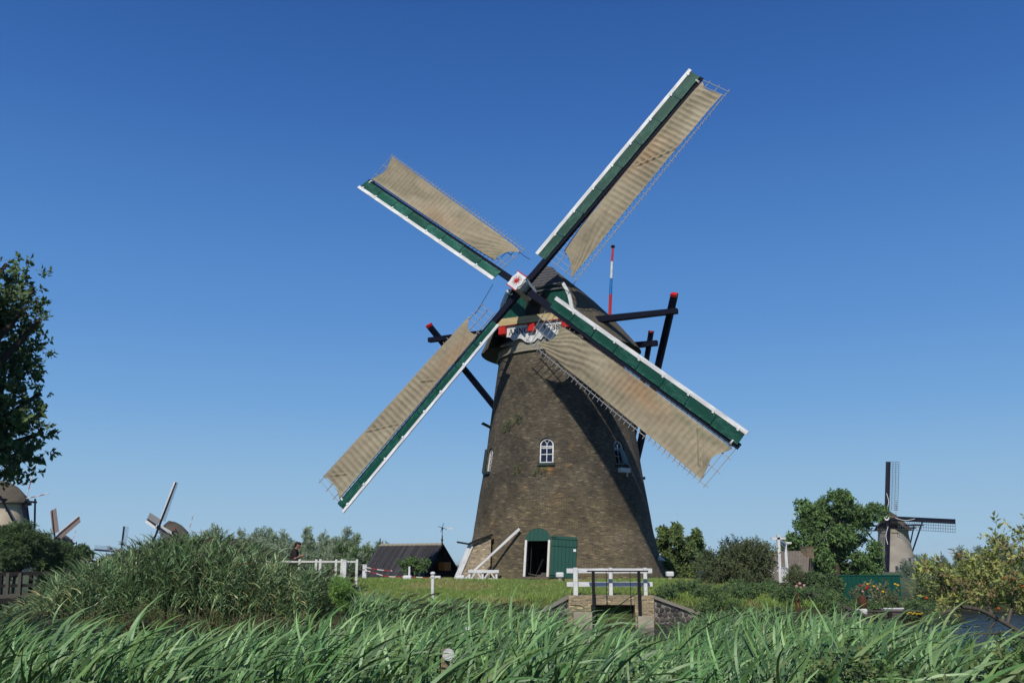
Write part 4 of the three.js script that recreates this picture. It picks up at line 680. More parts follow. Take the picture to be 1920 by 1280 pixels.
// ---------------------------------------------------------------- far windmills
function farMill(o) { // hub pixel and depth, the direction it faces, its sail angles
  const hub = at(o.px, o.py, o.D), k = o.k ?? 1, base = hub.y - 14.25 * k, az = rad(o.az), m = thing('windmill', o.label, 'windmill', [hub.x + 4.7 * k * Math.sin(az), base, hub.z - 4.7 * k * Math.cos(az)]);
  m.scale.setScalar(k);
  const body = obj('tower', new THREE.LatheGeometry([[5.2, -1], [4.6, 2.3], [3.8, 8.1], [3.25, 11.9]].map(([x, y]) => new THREE.Vector2(x, y)), o.oct ? 8 : 40), o.body, m);
  if (o.oct) body.rotation.y = rad(o.az) + 0.39;
  for (const [d, y] of o.windows ?? []) { const w = onWall('window', m, d, y); obj('frame', box(0.75, 1.2, 0.14), M.creamGrey, w); obj('pane', box(0.6, 1, 0.16), M.glass, w); }
  const c = group('cap', m); c.rotation.y = -az;
  obj('thatch', grid(40, 30, (u, v) => { const f = mix(3.15, -4.28, v), t = u * 2 - 1; return { p: [t * capW(f), Math.min(capProf(f, t), hipY(f)), f], uv: [f * 0.5, t * 2] }; }), o.cap, c);
  obj('soffit', grid(24, 12, (u, v) => { const f = mix(3.15, -4.28, v); return { p: [(u * 2 - 1) * capW(f), capBase, f] }; }), M.black, c);
  obj('gable', (() => { const s = new THREE.Shape(); s.moveTo(-2.4, 11.9); s.lineTo(2.4, 11.9); s.lineTo(1.9, 13.6); s.lineTo(1.4, 14.6); s.lineTo(-1.4, 14.6); s.lineTo(-1.9, 13.6); s.lineTo(-2.4, 11.9); return ext(s, 0.05, 3.16); })(), M.woodDark, c);
  obj('curb_ring', new THREE.CylinderGeometry(3.42, 3.36, 0.8, 40).translate(0, 11.6, 0), o.ring ?? M.creamGrey, c);
  const t = group('tail', m); t.rotation.y = -az;
  for (const s of [-1, 1]) { obj('cross_beam', beam(V(0, 12.9, 2), V(s * 7.1, 12.85, 2), 0.42, 0.36), M.navy, t); obj('cross_beam', beam(V(0, 12.4, -2.6), V(s * 4.6, 12.4, -2.6), 0.36, 0.34), M.navy, t); obj('brace', beam(V(s * 7, 13.6, 2.1), V(0.2 * s, 1.6, -7.4), 0.3, 0.28, V(0, 0, 1)), M.navy, t); obj('brace', beam(V(s * 4.3, 13, -2.5), V(0.25 * s, 2.2, -7.3), 0.26, 0.24, V(0, 0, 1)), M.navy, t); obj('brace_cap', beam(V(s * 7, 13.6, 2.1), V(s * 7.05, 13.85, 2.2), 0.36, 0.34, V(0, 0, 1)), M.red, t); }
  obj('tail_beam', beam(V(0, 13, -3.4), V(0, 0.9, -7.8), 0.5, 0.5, V(1, 0, 0)), M.navy, t);
  if (o.poles) for (const [a, b] of o.poles) { const A = V(...a), B = V(...b); for (let i = 0; i < 5; i++) obj('striped_pole', rod(A.clone().lerp(B, i / 5), A.clone().lerp(B, (i + 1) / 5), 0.09, 0.09, 6), i % 2 ? M.redPale : M.white, t); }
  o.sails.forEach(([deg, kind, len]) => {
    const s = group('sail', m, [-4.7 * Math.sin(az), 14.25, 4.7 * Math.cos(az)]); s.rotation.order = 'YXZ'; s.rotation.set(-TILT, -az, rad(deg)); const L = len ?? 13.8;
    obj('stock', beam(V(0.2, 0, 0), V(L, 0, 0), 0.55, 0.5, V(0, 0, 1), 0.4, 0.3), kind.stock ?? M.navy, s);
    obj('board', slab(2.2, L, 0.15, 0.75, 0.15, 0.85, 0.06, 0.06, 6), kind.board, s);
    if (kind.edge) obj('white_edge', slab(2.2, L, 0.7, 1.0, 0.8, 1.1, 0.1, 0.1, 6), kind.edge, s);
    if (kind.full) obj('canvas', slab(2.4, L - 0.2, -2, -0.2, -2, -0.2, 0.05, 0.02, 8), kind.full, s);
    const bars = []; const n = 24; for (let i = 0; i <= n; i++) { const x = mix(2.3, L, i / n); bars.push(beam(tw(x, 0, 0), tw(x, -2.15, 0), 0.07, 0.05, V(0, 0, 1))); }
    for (const y of [-0.75, -1.4, -2.1]) bars.push(slab(2.2, L, y - 0.04, y + 0.04, y - 0.04, y + 0.04, 0.06, 0.03, 6));
    tag(obj('sail_lattice', bars, kind.lat ?? M.lathFar, s), null, null, null, 'stuff');
    if (kind.furl) obj('rolled_canvas', new THREE.TubeGeometry(new THREE.CatmullRomCurve3([tw(1.8, 0.3, 0.3), tw(4, -0.1, 0.35), tw(6, 0.4, 0.35)]), 16, 0.08, 6), M.whiteWorn, s);
  });
  const h = group('hub', m, [-4.7 * Math.sin(az), 14.25, 4.7 * Math.cos(az)]); h.rotation.order = 'YXZ'; h.rotation.set(-TILT, -az, 0); obj('poll_end', rbox(1, 1, 1.5, 0.15, 0, 0, 0), M.navy, h); obj('face_plate', new THREE.CylinderGeometry(0.55, 0.55, 0.1, 16).rotateX(Math.PI / 2).translate(0, 0, 0.8), M.white, h); obj('face_centre', new THREE.CylinderGeometry(0.18, 0.18, 0.1, 12).rotateX(Math.PI / 2).translate(0, 0, 0.84), M.navy, h); obj('windshaft', rod(V(0, 0, -0.5), V(0, 0, -2), 0.4), M.black, h);
  return m;
}
M.redPale = paint(C3(0.5, 0.12, 0.1), 0.6); M.lathFar = paint(C3(0.09, 0.09, 0.1), 0.7); M.lathPale = paint(C3(0.28, 0.27, 0.26), 0.7);
const creamBody = paint(C3(0.6, 0.5, 0.37), 0.9, toneT, 0.01), greyBody = paint(C3(0.4, 0.36, 0.3), 0.95, toneT, 0.01);
const dk = { board: M.navy, lat: M.lathFar, furl: true };
farMill({ label: 'distant grey windmill with bare dark sails standing upright and level, at right', px: 1665, py: 973, D: 222, az: 33, body: greyBody, cap: M.thatchFar, oct: true, windows: [[-20, 3.2], [24, 5]], sails: [[86, dk], [-5, dk, 14.4], [-94, dk], [176, dk]], poles: [[[0, 13.5, -4.4], [0.3, 19, -5]]] });
const wh = { board: M.whiteWorn, edge: M.white, lat: M.lathPale };
farMill({ label: 'cream plastered windmill with thatched cap cut by the left picture edge', px: -26, py: 921, D: 178, az: 105, body: creamBody, cap: M.thatchFar, ring: creamBody, sails: [[35, dk], [125, dk], [215, dk], [305, dk]], poles: [[[0, 13.2, -4.4], [0, 19.5, -5.6]], [[0, 12.8, -4.4], [0, 13.6, -9.2]]] });
farMill({ label: 'distant windmill with white edged sail above the reeds, seen from its side', px: 297, py: 988, D: 285, az: 52, body: M.brickPlain, cap: M.thatchFar, sails: [[78, { board: M.whiteWorn, edge: M.white, lat: M.lathFar }], [-12, wh], [168, { ...wh, full: M.lathPale }], [258, dk]], poles: [[[0, 13.2, -4.3], [0.2, 18.8, -5.4]], [[0, 12.8, -4.4], [0, 13.2, -9.5]]] });
farMill({ label: 'most distant dark windmill low on the horizon with an upright sail', px: 227, py: 1034, D: 520, az: -35, body: M.woodDark, cap: M.thatchFar, sails: [[85, dk], [175, dk], [265, dk], [-5, dk]] });
const rd = { board: paint(C3(0.2, 0.12, 0.1), 0.8), lat: M.lathPale, full: paint(C3(0.22, 0.14, 0.115), 0.9) };
farMill({ label: 'windmill mostly hidden by bushes, its reddish and white edged sails forming a V', px: 102, py: 1009, D: 400, az: 25, body: creamBody, cap: M.thatchFar, sails: [[119, rd], [38, { ...rd, edge: M.white }], [-62, dk], [208, dk]], poles: [[[0, 13.2, -4.3], [0.2, 18.8, -5.4]]] });

// ---------------------------------------------------------------- foliage
function leafGeo(w = 0.3, fold = 0.1, bend = 0.12) { // one folded leaf, 1 long, along +y
  const p = [[0, 0, 0], [w, 0.42, fold], [0, 0.45, 0], [-w, 0.42, fold], [0, 1, -bend]], f = [[0, 1, 2], [2, 1, 4], [0, 2, 3], [3, 2, 4]], P = [], U = [];
  for (const t of f) for (const i of t) { P.push(...p[i]); U.push(p[i][0], p[i][1]); }
  const g = new THREE.BufferGeometry(); g.setAttribute('position', new THREE.Float32BufferAttribute(P, 3)); g.setAttribute('uv', new THREE.Float32BufferAttribute(U, 2)); g.computeVertexNormals(); return g;
}
function sprayGeo(n, w, seed, spread = 0.9, len = 0.42) { // a twig of n leaves, about 1 long
  const r = mulberry(seed), gs = [], q = new THREE.Quaternion(), e = new THREE.Euler();
  for (let i = 0; i < n; i++) { const g = leafGeo(w, 0.06 + 0.1 * r(), 0.1 + 0.2 * r()), s = len * (0.75 + 0.5 * r()); e.set((r() - 0.5) * 2 * spread, r() * 6.28, (i % 2 ? 1 : -1) * (0.5 + spread * r()), 'YXZ'); q.setFromEuler(e); g.applyMatrix4(new THREE.Matrix4().compose(V(0, (i + 0.3) / n * 0.75, 0), q, V(s, s, s))); gs.push(g); }
  gs.push(strip(new THREE.CylinderGeometry(0.006, 0.012, 0.8, 3).translate(0, 0.4, 0)));
  return mergeGeometries(gs.map(strip));
}
const sprays = { broad: [1, 2, 3].map((s) => sprayGeo(9, 0.3, s)), pear: [4, 5, 6].map((s) => sprayGeo(9, 0.26, s, 1)), narrow: [7, 8, 9].map((s) => sprayGeo(12, 0.11, s, 0.6, 0.42)), apple: [10, 11, 12].map((s) => sprayGeo(7, 0.24, s, 0.9, 0.34)) };
function palette(list, rnd, vary = 0.3) { const c = list[Math.floor(rnd() * list.length)], k = 1 - vary / 2 + vary * rnd(); return C3(c[0] * k, c[1] * k, c[2] * k); }
// clumps: [x, y, z, rx, ry, rz, weight]; sprays pointing outward and up (or with the wind)
function foliage(parent, name, kind, clumps, n, size, pal, seed, opt = {}) {
  const rnd = mulberry(seed), lists = sprays[kind].map(() => []), tot = clumps.reduce((a, c) => a + (c[6] ?? c[3] * c[4]), 0), up = V(0, 1, 0), q = new THREE.Quaternion(), d = V(), q2 = new THREE.Quaternion();
  for (let i = 0; i < n; i++) {
    let r = rnd() * tot, k = 0; while (k < clumps.length - 1 && (r -= clumps[k][6] ?? clumps[k][3] * clumps[k][4]) > 0) k++;
    const c = clumps[k]; d.set(rnd() * 2 - 1, rnd() * 2 - 1, rnd() * 2 - 1); if (d.lengthSq() > 1) { i--; continue; }
    d.normalize(); const rr = Math.pow(rnd(), opt.shell ?? 0.45), p = V(c[0] + d.x * rr * c[3], c[1] + d.y * rr * c[4], c[2] + d.z * rr * c[5]);
    const dir = d.clone().multiplyScalar(0.9).add(V((rnd() - 0.5) * 1.2 + (opt.wind ?? 0), (rnd() - 0.5) * 1.2 + (opt.up ?? 0.35), (rnd() - 0.5) * 1.2)).normalize();
    q.setFromUnitVectors(up, dir); q2.setFromAxisAngle(dir, rnd() * 6.28); q.premultiply(q2);
    const s = size * (0.65 + 0.7 * rnd());
    lists[Math.floor(rnd() * lists.length)].push([new THREE.Matrix4().compose(p, q, V(s, s, s)), palette(pal, rnd, opt.vary ?? 0.45).multiplyScalar(opt.gain ?? 1.65)]);
  }
  lists.forEach((l, i) => { if (l.length) instanced(name, sprays[kind][i], M.leaf, l, parent, 'stuff'); });
}
function branches(parent, p0, clumps, r0, seed, mat = M.bark, name = 'trunk') { // a tapered trunk with a limb to every clump
  const rnd = mulberry(seed), gs = [], fork = V(p0.x + (rnd() - 0.5) * 0.1, p0.y, p0.z), cy = clumps.reduce((a, c) => a + c[1], 0) / clumps.length; fork.y = mix(p0.y, cy, 0.45);
  const limb = (pts, ra, rb) => { const c = new THREE.CatmullRomCurve3(pts), n = 10, g = new THREE.TubeGeometry(c, n, 1, 7), a = g.attributes.position, cp = c.getSpacedPoints(n); for (let i = 0; i <= n; i++) { const r = mix(ra, rb, i / n), o = c.getPointAt(i / n); for (let j = 0; j <= 7; j++) { const k = i * 8 + j; a.setXYZ(k, o.x + (a.getX(k) - o.x) * r, o.y + (a.getY(k) - o.y) * r, o.z + (a.getZ(k) - o.z) * r); } } g.computeVertexNormals(); gs.push(g); };
  limb([p0.clone().add(V(0, -0.3, 0)), p0.clone().lerp(fork, 0.5).add(V((rnd() - 0.5) * r0, 0, 0)), fork], r0, r0 * 0.7);
  for (const c of clumps) { const e = V(c[0], c[1] + c[4] * 0.3, c[2]), m = fork.clone().lerp(e, 0.55).add(V((rnd() - 0.5) * 0.3, 0.1, (rnd() - 0.5) * 0.3)); limb([fork, m, e], r0 * 0.55, r0 * 0.1); }
  return obj(name, gs, mat, parent);
}
const G = { /* leaf colours */ dark: [[0.045, 0.085, 0.02], [0.06, 0.105, 0.028], [0.035, 0.065, 0.02]], mid: [[0.06, 0.12, 0.025], [0.08, 0.14, 0.035], [0.05, 0.09, 0.025]], willow: [[0.16, 0.21, 0.13], [0.21, 0.25, 0.18], [0.12, 0.17, 0.09]], pear: [[0.075, 0.12, 0.025], [0.1, 0.135, 0.03], [0.05, 0.085, 0.02]], apple: [[0.06, 0.085, 0.025], [0.08, 0.105, 0.035], [0.045, 0.065, 0.02], [0.07, 0.07, 0.03]], yellow: [[0.2, 0.22, 0.05], [0.15, 0.18, 0.04], [0.27, 0.26, 0.08], [0.1, 0.14, 0.03], [0.13, 0.15, 0.04], [0.17, 0.12, 0.05]], bright: [[0.1, 0.19, 0.03], [0.13, 0.23, 0.04], [0.07, 0.14, 0.025]] };
function cloud(cx, cy, cz, rx, ry, rz, n, cr, seed) { const r = mulberry(seed), o = []; while (o.length < n) { const x = r() * 2 - 1, y = r() * 2 - 1, z = r() * 2 - 1; if (x * x + y * y + z * z > 1) continue; const q = cr * (0.7 + 0.6 * r()); o.push([cx + x * (rx - q * 0.7), cy + y * (ry - q * 0.7), cz + z * (rz - q * 0.7), q, q * 0.85, q]); } return o; }
function spires(cx, cy, cz, rx, ry, rz, n, seed) { // upright plumes of foliage on a common foot
  const r = mulberry(seed), o = []; for (let k = 0; k < n; k++) { const x = cx + ((k + 0.5 + (r() - 0.5) * 0.6) / n * 2 - 1) * rx * 0.85, z = cz + (r() * 2 - 1) * rz, top = cy + ry * (k === Math.floor(n / 2) ? 1 : 0.25 + 0.65 * r()), w = rx / n * 1.5; for (let q = 0; q < 6; q++) { const t = q / 5, R = w * mix(1, 0.32, t); o.push([x + (r() - 0.5) * w * 0.5 + t * w * 0.3, mix(cy - ry * 0.8, top, t), z + (r() - 0.5) * w, R, Math.max(R * 0.8, ry * 0.16), R]); } } return o;
}
// px0..px1 across, pyTop..pyBot up the picture at depth D: a crown of that size, in metres
function treeAt(name, label, cat, [px0, px1], [pyTop, pyBot], D, o) {
  const a = at(px0, pyBot, D), b = at(px1, pyTop, D), rx = (b.x - a.x) / 2 - o.size * 0.35, ry = (b.y - a.y) / 2 - o.size * 0.3, cx = (a.x + b.x) / 2, cy = (a.y + b.y) / 2 - o.size * 0.25, bx = cx + (o.tx ?? 0), gy = groundY(bx, -D);
  const t = thing(name, label, cat, [0, 0, 0], 0, o.group), rz = o.rz ?? Math.min(rx, ry * 1.3), cl = o.spires ? spires(cx, cy, -D, rx, ry, rz, o.spires, o.seed) : o.clumps ? o.clumps(cx, cy, -D, rx, ry, rz) : cloud(cx, cy, -D, rx, ry, rz, o.nc ?? 14, (o.cr ?? 0.42) * Math.min(rx, ry), o.seed);
  branches(t, V(bx, gy, -D), cl.slice(0, o.limbs ?? 9), o.r ?? 0.12, o.seed + 1, o.bark ?? M.bark);
  foliage(t, o.stem ?? 'crown', o.kind ?? 'broad', cl, o.n, o.size, o.pal, o.seed + 2, o.opt);
  return t;
}
treeAt('ash_tree', 'tall full green tree behind the cottage, beside the distant right windmill', 'tree', [1484, 1640], [918, 1090], 74, { n: 6200, size: 0.42, pal: G.mid, seed: 301, nc: 30, cr: 0.3, r: 0.24, kind: 'broad', opt: { shell: 0.62, gain: 1.9 },
  clumps: (cx, cy, z, rx, ry) => [[-0.5, 0.72], [-0.6, 0.5], [-0.35, 0.5], [-0.05, 0.62], [0.05, 0.86], [-0.1, 0.3], [0.25, 0.5], [0.15, 0.72], [-0.62, 0.22], [-0.88, -0.12], [-0.9, -0.3], [-0.6, -0.1], [-0.35, 0.12], [-0.3, -0.25], [0.05, 0.0], [0.4, 0.2], [0.52, 0.45], [0.82, 0.52], [0.7, 0.3], [0.35, -0.2], [0.62, -0.08], [0.85, -0.3], [0.1, -0.4], [-0.05, -0.65], [0.45, -0.5], [0.7, -0.62], [0.92, -0.62], [-0.35, -0.55], [-0.65, -0.45], [0.3, -0.8], [-0.3, -0.85], [0.7, -0.85], [0.46, 0.62]].map(([x, y], i) => [cx + x * rx, cy + y * ry, z + ((i * 37) % 10 / 5 - 1) * 1.7, rx * (0.15 + 0.07 * (i % 3)), ry * (0.12 + 0.05 * (i % 4)), rx * 0.24]) });
treeAt('pear_tree', 'green tree with upright twigs right beside the mill foot', 'tree', [1226, 1318], [984, 1096], 52, { n: 2700, size: 0.34, pal: G.pear, seed: 311, kind: 'pear', r: 0.1, opt: { up: 0.9 },
  clumps: (cx, cy, z, rx, ry) => [[-0.6, 0.3], [-0.55, 0.75], [-0.1, 0.55], [-0.02, 0.85], [0.3, 0.2], [0.75, 0.4], [0.8, 0.62], [0.5, -0.2], [-0.3, -0.1], [-0.7, -0.4], [0, -0.5], [0.55, -0.6], [-0.5, -0.8], [0.3, -0.85]].map(([x, y], i) => [cx + x * rx, cy + y * ry, z + ((i * 31) % 7 / 3.5 - 1) * 0.8, rx * (y > 0.5 ? 0.14 : 0.32), ry * 0.22, rx * 0.35]) });
treeAt('shrub', 'green shrub filling the gap between the pear tree and the apple tree', 'shrub', [1290, 1350], [1030, 1094], 55, { n: 1500, size: 0.3, pal: G.mid, seed: 347, nc: 14, cr: 0.4, r: 0.06, kind: 'pear', opt: { up: 0.6 } });
treeAt('apple_tree', 'broad olive green apple tree on the lawn right of the mill', 'tree', [1290, 1468], [996, 1130], 43, { n: 4600, size: 0.26, pal: G.apple, seed: 321, kind: 'apple', r: 0.13, nc: 34, cr: 0.36, rz: 1.7, limbs: 12, tx: -0.1, opt: { up: 0.5, vary: 0.6 } });
treeAt('willow', 'grey green willow shrub rising out of the reed bed below the upright far sail', 'willow', [318, 402], [1000, 1075], 43, { n: 1300, size: 0.36, pal: G.willow, seed: 391, kind: 'narrow', spires: 4, r: 0.05, rz: 1, opt: { wind: 0.7, up: 0.8, shell: 0.6 } });
treeAt('willow', 'grey green willow shrub in the reeds, left of the footbridge', 'willow', [415, 520], [1004, 1080], 44, { n: 1500, size: 0.36, pal: G.willow, seed: 393, kind: 'narrow', spires: 5, r: 0.05, rz: 1, opt: { wind: 0.7, up: 0.8, shell: 0.6 } });
treeAt('small_apple_tree', 'small dark thin stemmed tree in front of the black shed', 'tree', [742, 812], [1040, 1076], 50, { n: 260, size: 0.22, pal: G.mid, seed: 331, kind: 'broad', r: 0.05, nc: 10, cr: 0.4 });
treeAt('shrub', 'dense dark green shrub in front of the cottage wall', 'shrub', [1505, 1588], [1060, 1155], 41, { n: 2600, size: 0.22, pal: G.dark, seed: 341, nc: 18, cr: 0.4, rz: 0.9, r: 0.05 });
treeAt('rose_bush', 'olive shrub with pinkish blossom between drawbridge and cottage', 'shrub', [1462, 1518], [1052, 1125], 44, { n: 1300, size: 0.2, pal: G.apple, seed: 343, nc: 12, cr: 0.4, rz: 0.7, r: 0.04, kind: 'apple' });
treeAt('bush', 'bright green bush at the lawn edge left of the round topped post', 'bush', [606, 682], [1074, 1146], 33.6, { n: 2400, size: 0.17, pal: G.bright, seed: 351, nc: 16, cr: 0.4, rz: 0.7, r: 0.03, kind: 'narrow', opt: { up: 0.7 } });
treeAt('willow_bush', 'dark bushy willow under the cream mill at the left edge', 'bush', [-40, 100], [975, 1090], 48, { n: 3800, size: 0.42, pal: G.dark.concat([[0.06, 0.09, 0.03]]), seed: 361, nc: 26, cr: 0.34, rz: 1.6, r: 0.1, kind: 'narrow', opt: { up: 0.6, wind: 0.3 } });
treeAt('willow_bush', 'dark bush with a rounded top right of the cream mill', 'bush', [62, 150], [1010, 1092], 50, { n: 2600, size: 0.36, pal: G.dark, seed: 371, nc: 20, cr: 0.36, rz: 1.2, r: 0.08, kind: 'narrow', opt: { up: 0.5 } });
treeAt('round_tree', 'small round dark tree at the right end of the left bushes', 'tree', [132, 176], [1016, 1058], 85, { n: 800, size: 0.45, pal: G.dark, seed: 381, nc: 10, cr: 0.4, r: 0.09 });
treeAt('willow_bush', 'low olive thicket under the most distant windmill', 'bush', [150, 250], [1040, 1082], 70, { n: 1600, size: 0.4, pal: G.pear, seed: 383, nc: 18, cr: 0.4, rz: 1.5, r: 0.06 });
[[395, 1000, 90], [440, 1006, 84], [482, 998, 92], [520, 1010, 86], [556, 1003, 90], [596, 1010, 84], [628, 1004, 88], [657, 1014, 82], [690, 1026, 92]].forEach(([x, y, w], i) => treeAt('willow', ['leftmost grey green willow above the reed bed', 'grey willow second from the left above the reeds', 'taller grey willow third in the row above the reeds', 'grey willow just left of the walking man', 'silvery willow directly behind the walking man', 'silvery willow just right of the walking man', 'grey willow above the middle of the footbridge railing', 'greener willow above the right end of the footbridge', 'willow beside the left roof end of the black shed'][i], 'willow', [x - w / 2, x + w / 2], [y - 8, 1075], 74 + (i * 7) % 9, { n: 1500, size: 0.55, pal: i > 6 ? G.willow.concat(G.mid) : G.willow, seed: 400 + i * 5, kind: 'narrow', spires: 4, r: 0.1, rz: 1.6, opt: { wind: 0.8, up: 0.8, gain: 1.7, shell: 0.6 } }));
[[1765, 1048, 50], [1800, 1030, 40], [1836, 1028, 36], [1868, 1020, 40], [1905, 1030, 44], [1720, 1040, 60]].forEach(([x, y, w], i) => treeAt('willow', ['hazy willow right of the distant grey mill tower', 'pointed hazy willow left of two alike on the right horizon', 'pointed hazy willow in the middle of the right horizon', 'tallest pointed hazy willow behind the yellow leaved branch', 'hazy willow at the right picture edge', 'hazy willows at the foot of the distant grey mill'][i], 'willow', [x - w / 2, x + w / 2], [y, 1092], 130 + (i * 11) % 17, { n: 800, size: 0.9, pal: [[0.1, 0.14, 0.085], [0.13, 0.17, 0.12], [0.08, 0.115, 0.065]], seed: 450 + i * 5, kind: 'narrow', spires: 3, r: 0.14, rz: 2, opt: { up: 0.9, shell: 0.6 } }));
{ // the dark tree whose boughs hang in at the left
  const t = thing('oak_tree', 'dark leafy tree reaching in at the upper left edge', 'tree'), z = -12.5, P = (x, y, d = 0) => { const q = at(x, y, 12.5 + d); return [q.x, q.y, q.z]; };
  const c = []; const add = (x, y, d, r, w) => { const p = P(x, y, d); c.push([p[0], p[1], p[2], r, r * 0.85, r, w ?? r * r]); };
  const rnd = mulberry(77);
  for (const [x, y, r] of [[10, 500, 0.16], [45, 505, 0.12], [20, 545, 0.2], [5, 590, 0.25], [50, 580, 0.16], [85, 520, 0.05], [62, 545, 0.05], [30, 620, 0.28], [75, 600, 0.1], [100, 655, 0.05], [60, 650, 0.18], [85, 575, 0.05], [15, 670, 0.34], [55, 700, 0.2], [75, 740, 0.1], [30, 760, 0.3], [10, 820, 0.36], [60, 790, 0.16], [80, 812, 0.05], [90, 840, 0.06], [65, 845, 0.14], [30, 860, 0.22], [15, 890, 0.14], [50, 885, 0.1], [-30, 560, 0.35], [-35, 680, 0.45], [-35, 800, 0.45], [-70, 740, 0.6], [-80, 600, 0.5]]) add(x, y, (rnd() - 0.5) * 1.2, r);
  for (let i = 0; i < 26; i++) c.push([-7.6 + (rnd() - 0.5) * 2.6, 4.6 + (rnd() - 0.35) * 3.4, -11 + rnd() * 3.2, 0.62, 0.55, 0.62, 0.5]);   // unseen rest of the crown, extended sunward to shade the visible boughs
  branches(t, V(-7.6, 0, -11.2), c.filter((_, i) => i % 2 === 0), 0.24, 78);
  foliage(t, 'crown', 'broad', c, 11000, 0.175, [[0.05, 0.085, 0.025], [0.065, 0.11, 0.03], [0.04, 0.07, 0.022]], 79, { shell: 0.6, up: 0.2, gain: 1.5 });
  const b = t.children[t.children.length - 1]; b.name = 'crown';
}
{ // the bough of yellowing leaves with hips at lower right
  const t = thing('rosehip_bush', 'overhanging branch with yellowing leaves and orange fruit at the right edge', 'bush'), D = 9, q = (x, y, d = 0) => at(x, y, D + d), gs = [];
  const limb = (pts, ra, rb) => { const c = new THREE.CatmullRomCurve3(pts), n = 14, g = new THREE.TubeGeometry(c, n, 1, 6), a = g.attributes.position; for (let i = 0; i <= n; i++) { const o = c.getPointAt(i / n), r = mix(ra, rb, i / n); for (let j = 0; j <= 6; j++) { const k = i * 7 + j; a.setXYZ(k, o.x + (a.getX(k) - o.x) * r, o.y + (a.getY(k) - o.y) * r, o.z + (a.getZ(k) - o.z) * r); } } g.computeVertexNormals(); gs.push(g); };
  limb([q(2020, 1230, 0.4), q(1925, 1192), q(1880, 1165), q(1835, 1142, -0.1), q(1803, 1138, -0.2)], 0.03, 0.016);
  limb([q(1835, 1142), q(1790, 1110, 0.2), q(1755, 1075, 0.3), q(1735, 1065, 0.3)], 0.016, 0.004); limb([q(1860, 1155), q(1850, 1100, 0.3), q(1860, 1050, 0.4), q(1875, 1010, 0.5)], 0.018, 0.004);
  limb([q(1890, 1170), q(1905, 1100, 0.2), q(1900, 1040, 0.2), q(1862, 998, 0.2)], 0.018, 0.004); limb([q(1990, 1185), q(1900, 1185), q(1850, 1188, -0.2), q(1800, 1190, -0.2)], 0.02, 0.006); limb([q(1803, 1138), q(1770, 1150), q(1755, 1160)], 0.018, 0.005); limb([q(1925, 1192), q(1880, 1200), q(1870, 1240)], 0.02, 0.01); limb([q(1870, 1160), q(1850, 1190), q(1835, 1215)], 0.012, 0.004);
  limb([q(2080, 1330, 0.6), q(2020, 1230, 0.4), q(1990, 1120, 0.3), q(1960, 1020, 0.2)], 0.05, 0.015);
  obj('branch', gs, M.barkLight, t);
  const c = []; for (const [x, y, r, w] of [[1735, 1062, 0.1], [1755, 1078, 0.14], [1780, 1085, 0.13], [1800, 1075, 0.12], [1830, 1065, 0.16], [1850, 1085, 0.2], [1815, 1105, 0.16], [1780, 1110, 0.12], [1870, 1045, 0.18], [1895, 1020, 0.2], [1860, 998, 0.03], [1868, 1010, 0.04], [1905, 1060, 0.24], [1885, 1090, 0.24], [1850, 1120, 0.18], [1910, 1120, 0.22], [1800, 1128, 0.1], [1770, 1130, 0.08], [1775, 1150, 0.06], [1740, 1095, 0.07], [1930, 1040, 0.2], [1950, 1100, 0.3], [1940, 1000, 0.15], [1905, 1000, 0.1], [1890, 1140, 0.12], [1760, 1095, 0.1]]) { const p = q(x, y, 0.1); c.push([p.x, p.y, p.z, r, r * 0.8, r * 1.4, r * r + 0.004]); }
  foliage(t, 'foliage', 'apple', c, 480, 0.14, G.yellow, 505, { up: 0.3, wind: -0.1, vary: 0.5, shell: 0.7 });
  for (const [x, y] of [[1885, 1083], [1897, 1087], [1916, 1099], [1873, 1141], [1738, 1121]]) { const p = q(x, y, -0.12); obj('fruit', new THREE.SphereGeometry(0.017, 12, 9).scale(1, 0.95, 1).translate(p.x, p.y, p.z), paint(C3(0.38, 0.1, 0.025), 0.4), t); }
}
{ // plants rooted in the mill wall
  [[972, 787, 0.42, 'fern tuft growing on the mill wall high above the door'], [952, 800, 0.36, 'sparse fern growing near the left edge of the mill wall'], [971, 880, 0.28, 'small bright green tuft on the wall left below the window'], [1013, 884, 0.32, 'green tuft on the mill wall just under the window sill']].forEach(([x, y, r, l], i) => {
    const p = at(x, y, 46.1), t = thing('wall_fern', l, 'fern'); let D = 46; for (let k = 0; k < 60; k++) { p.copy(at(x, y, 44 + k * 0.06)); if (Math.hypot(p.x - MILL.x, p.z - MILL.z) < towerR(p.y - MILL.y) + 0.02) break; }
    foliage(t, 'frond', 'narrow', [[p.x, p.y, p.z, r * 0.7, r * 0.6, 0.14]], 12 + 10 * r, 0.22, G.pear, 600 + i, { up: 0.1, vary: 0.5 });
  });
}

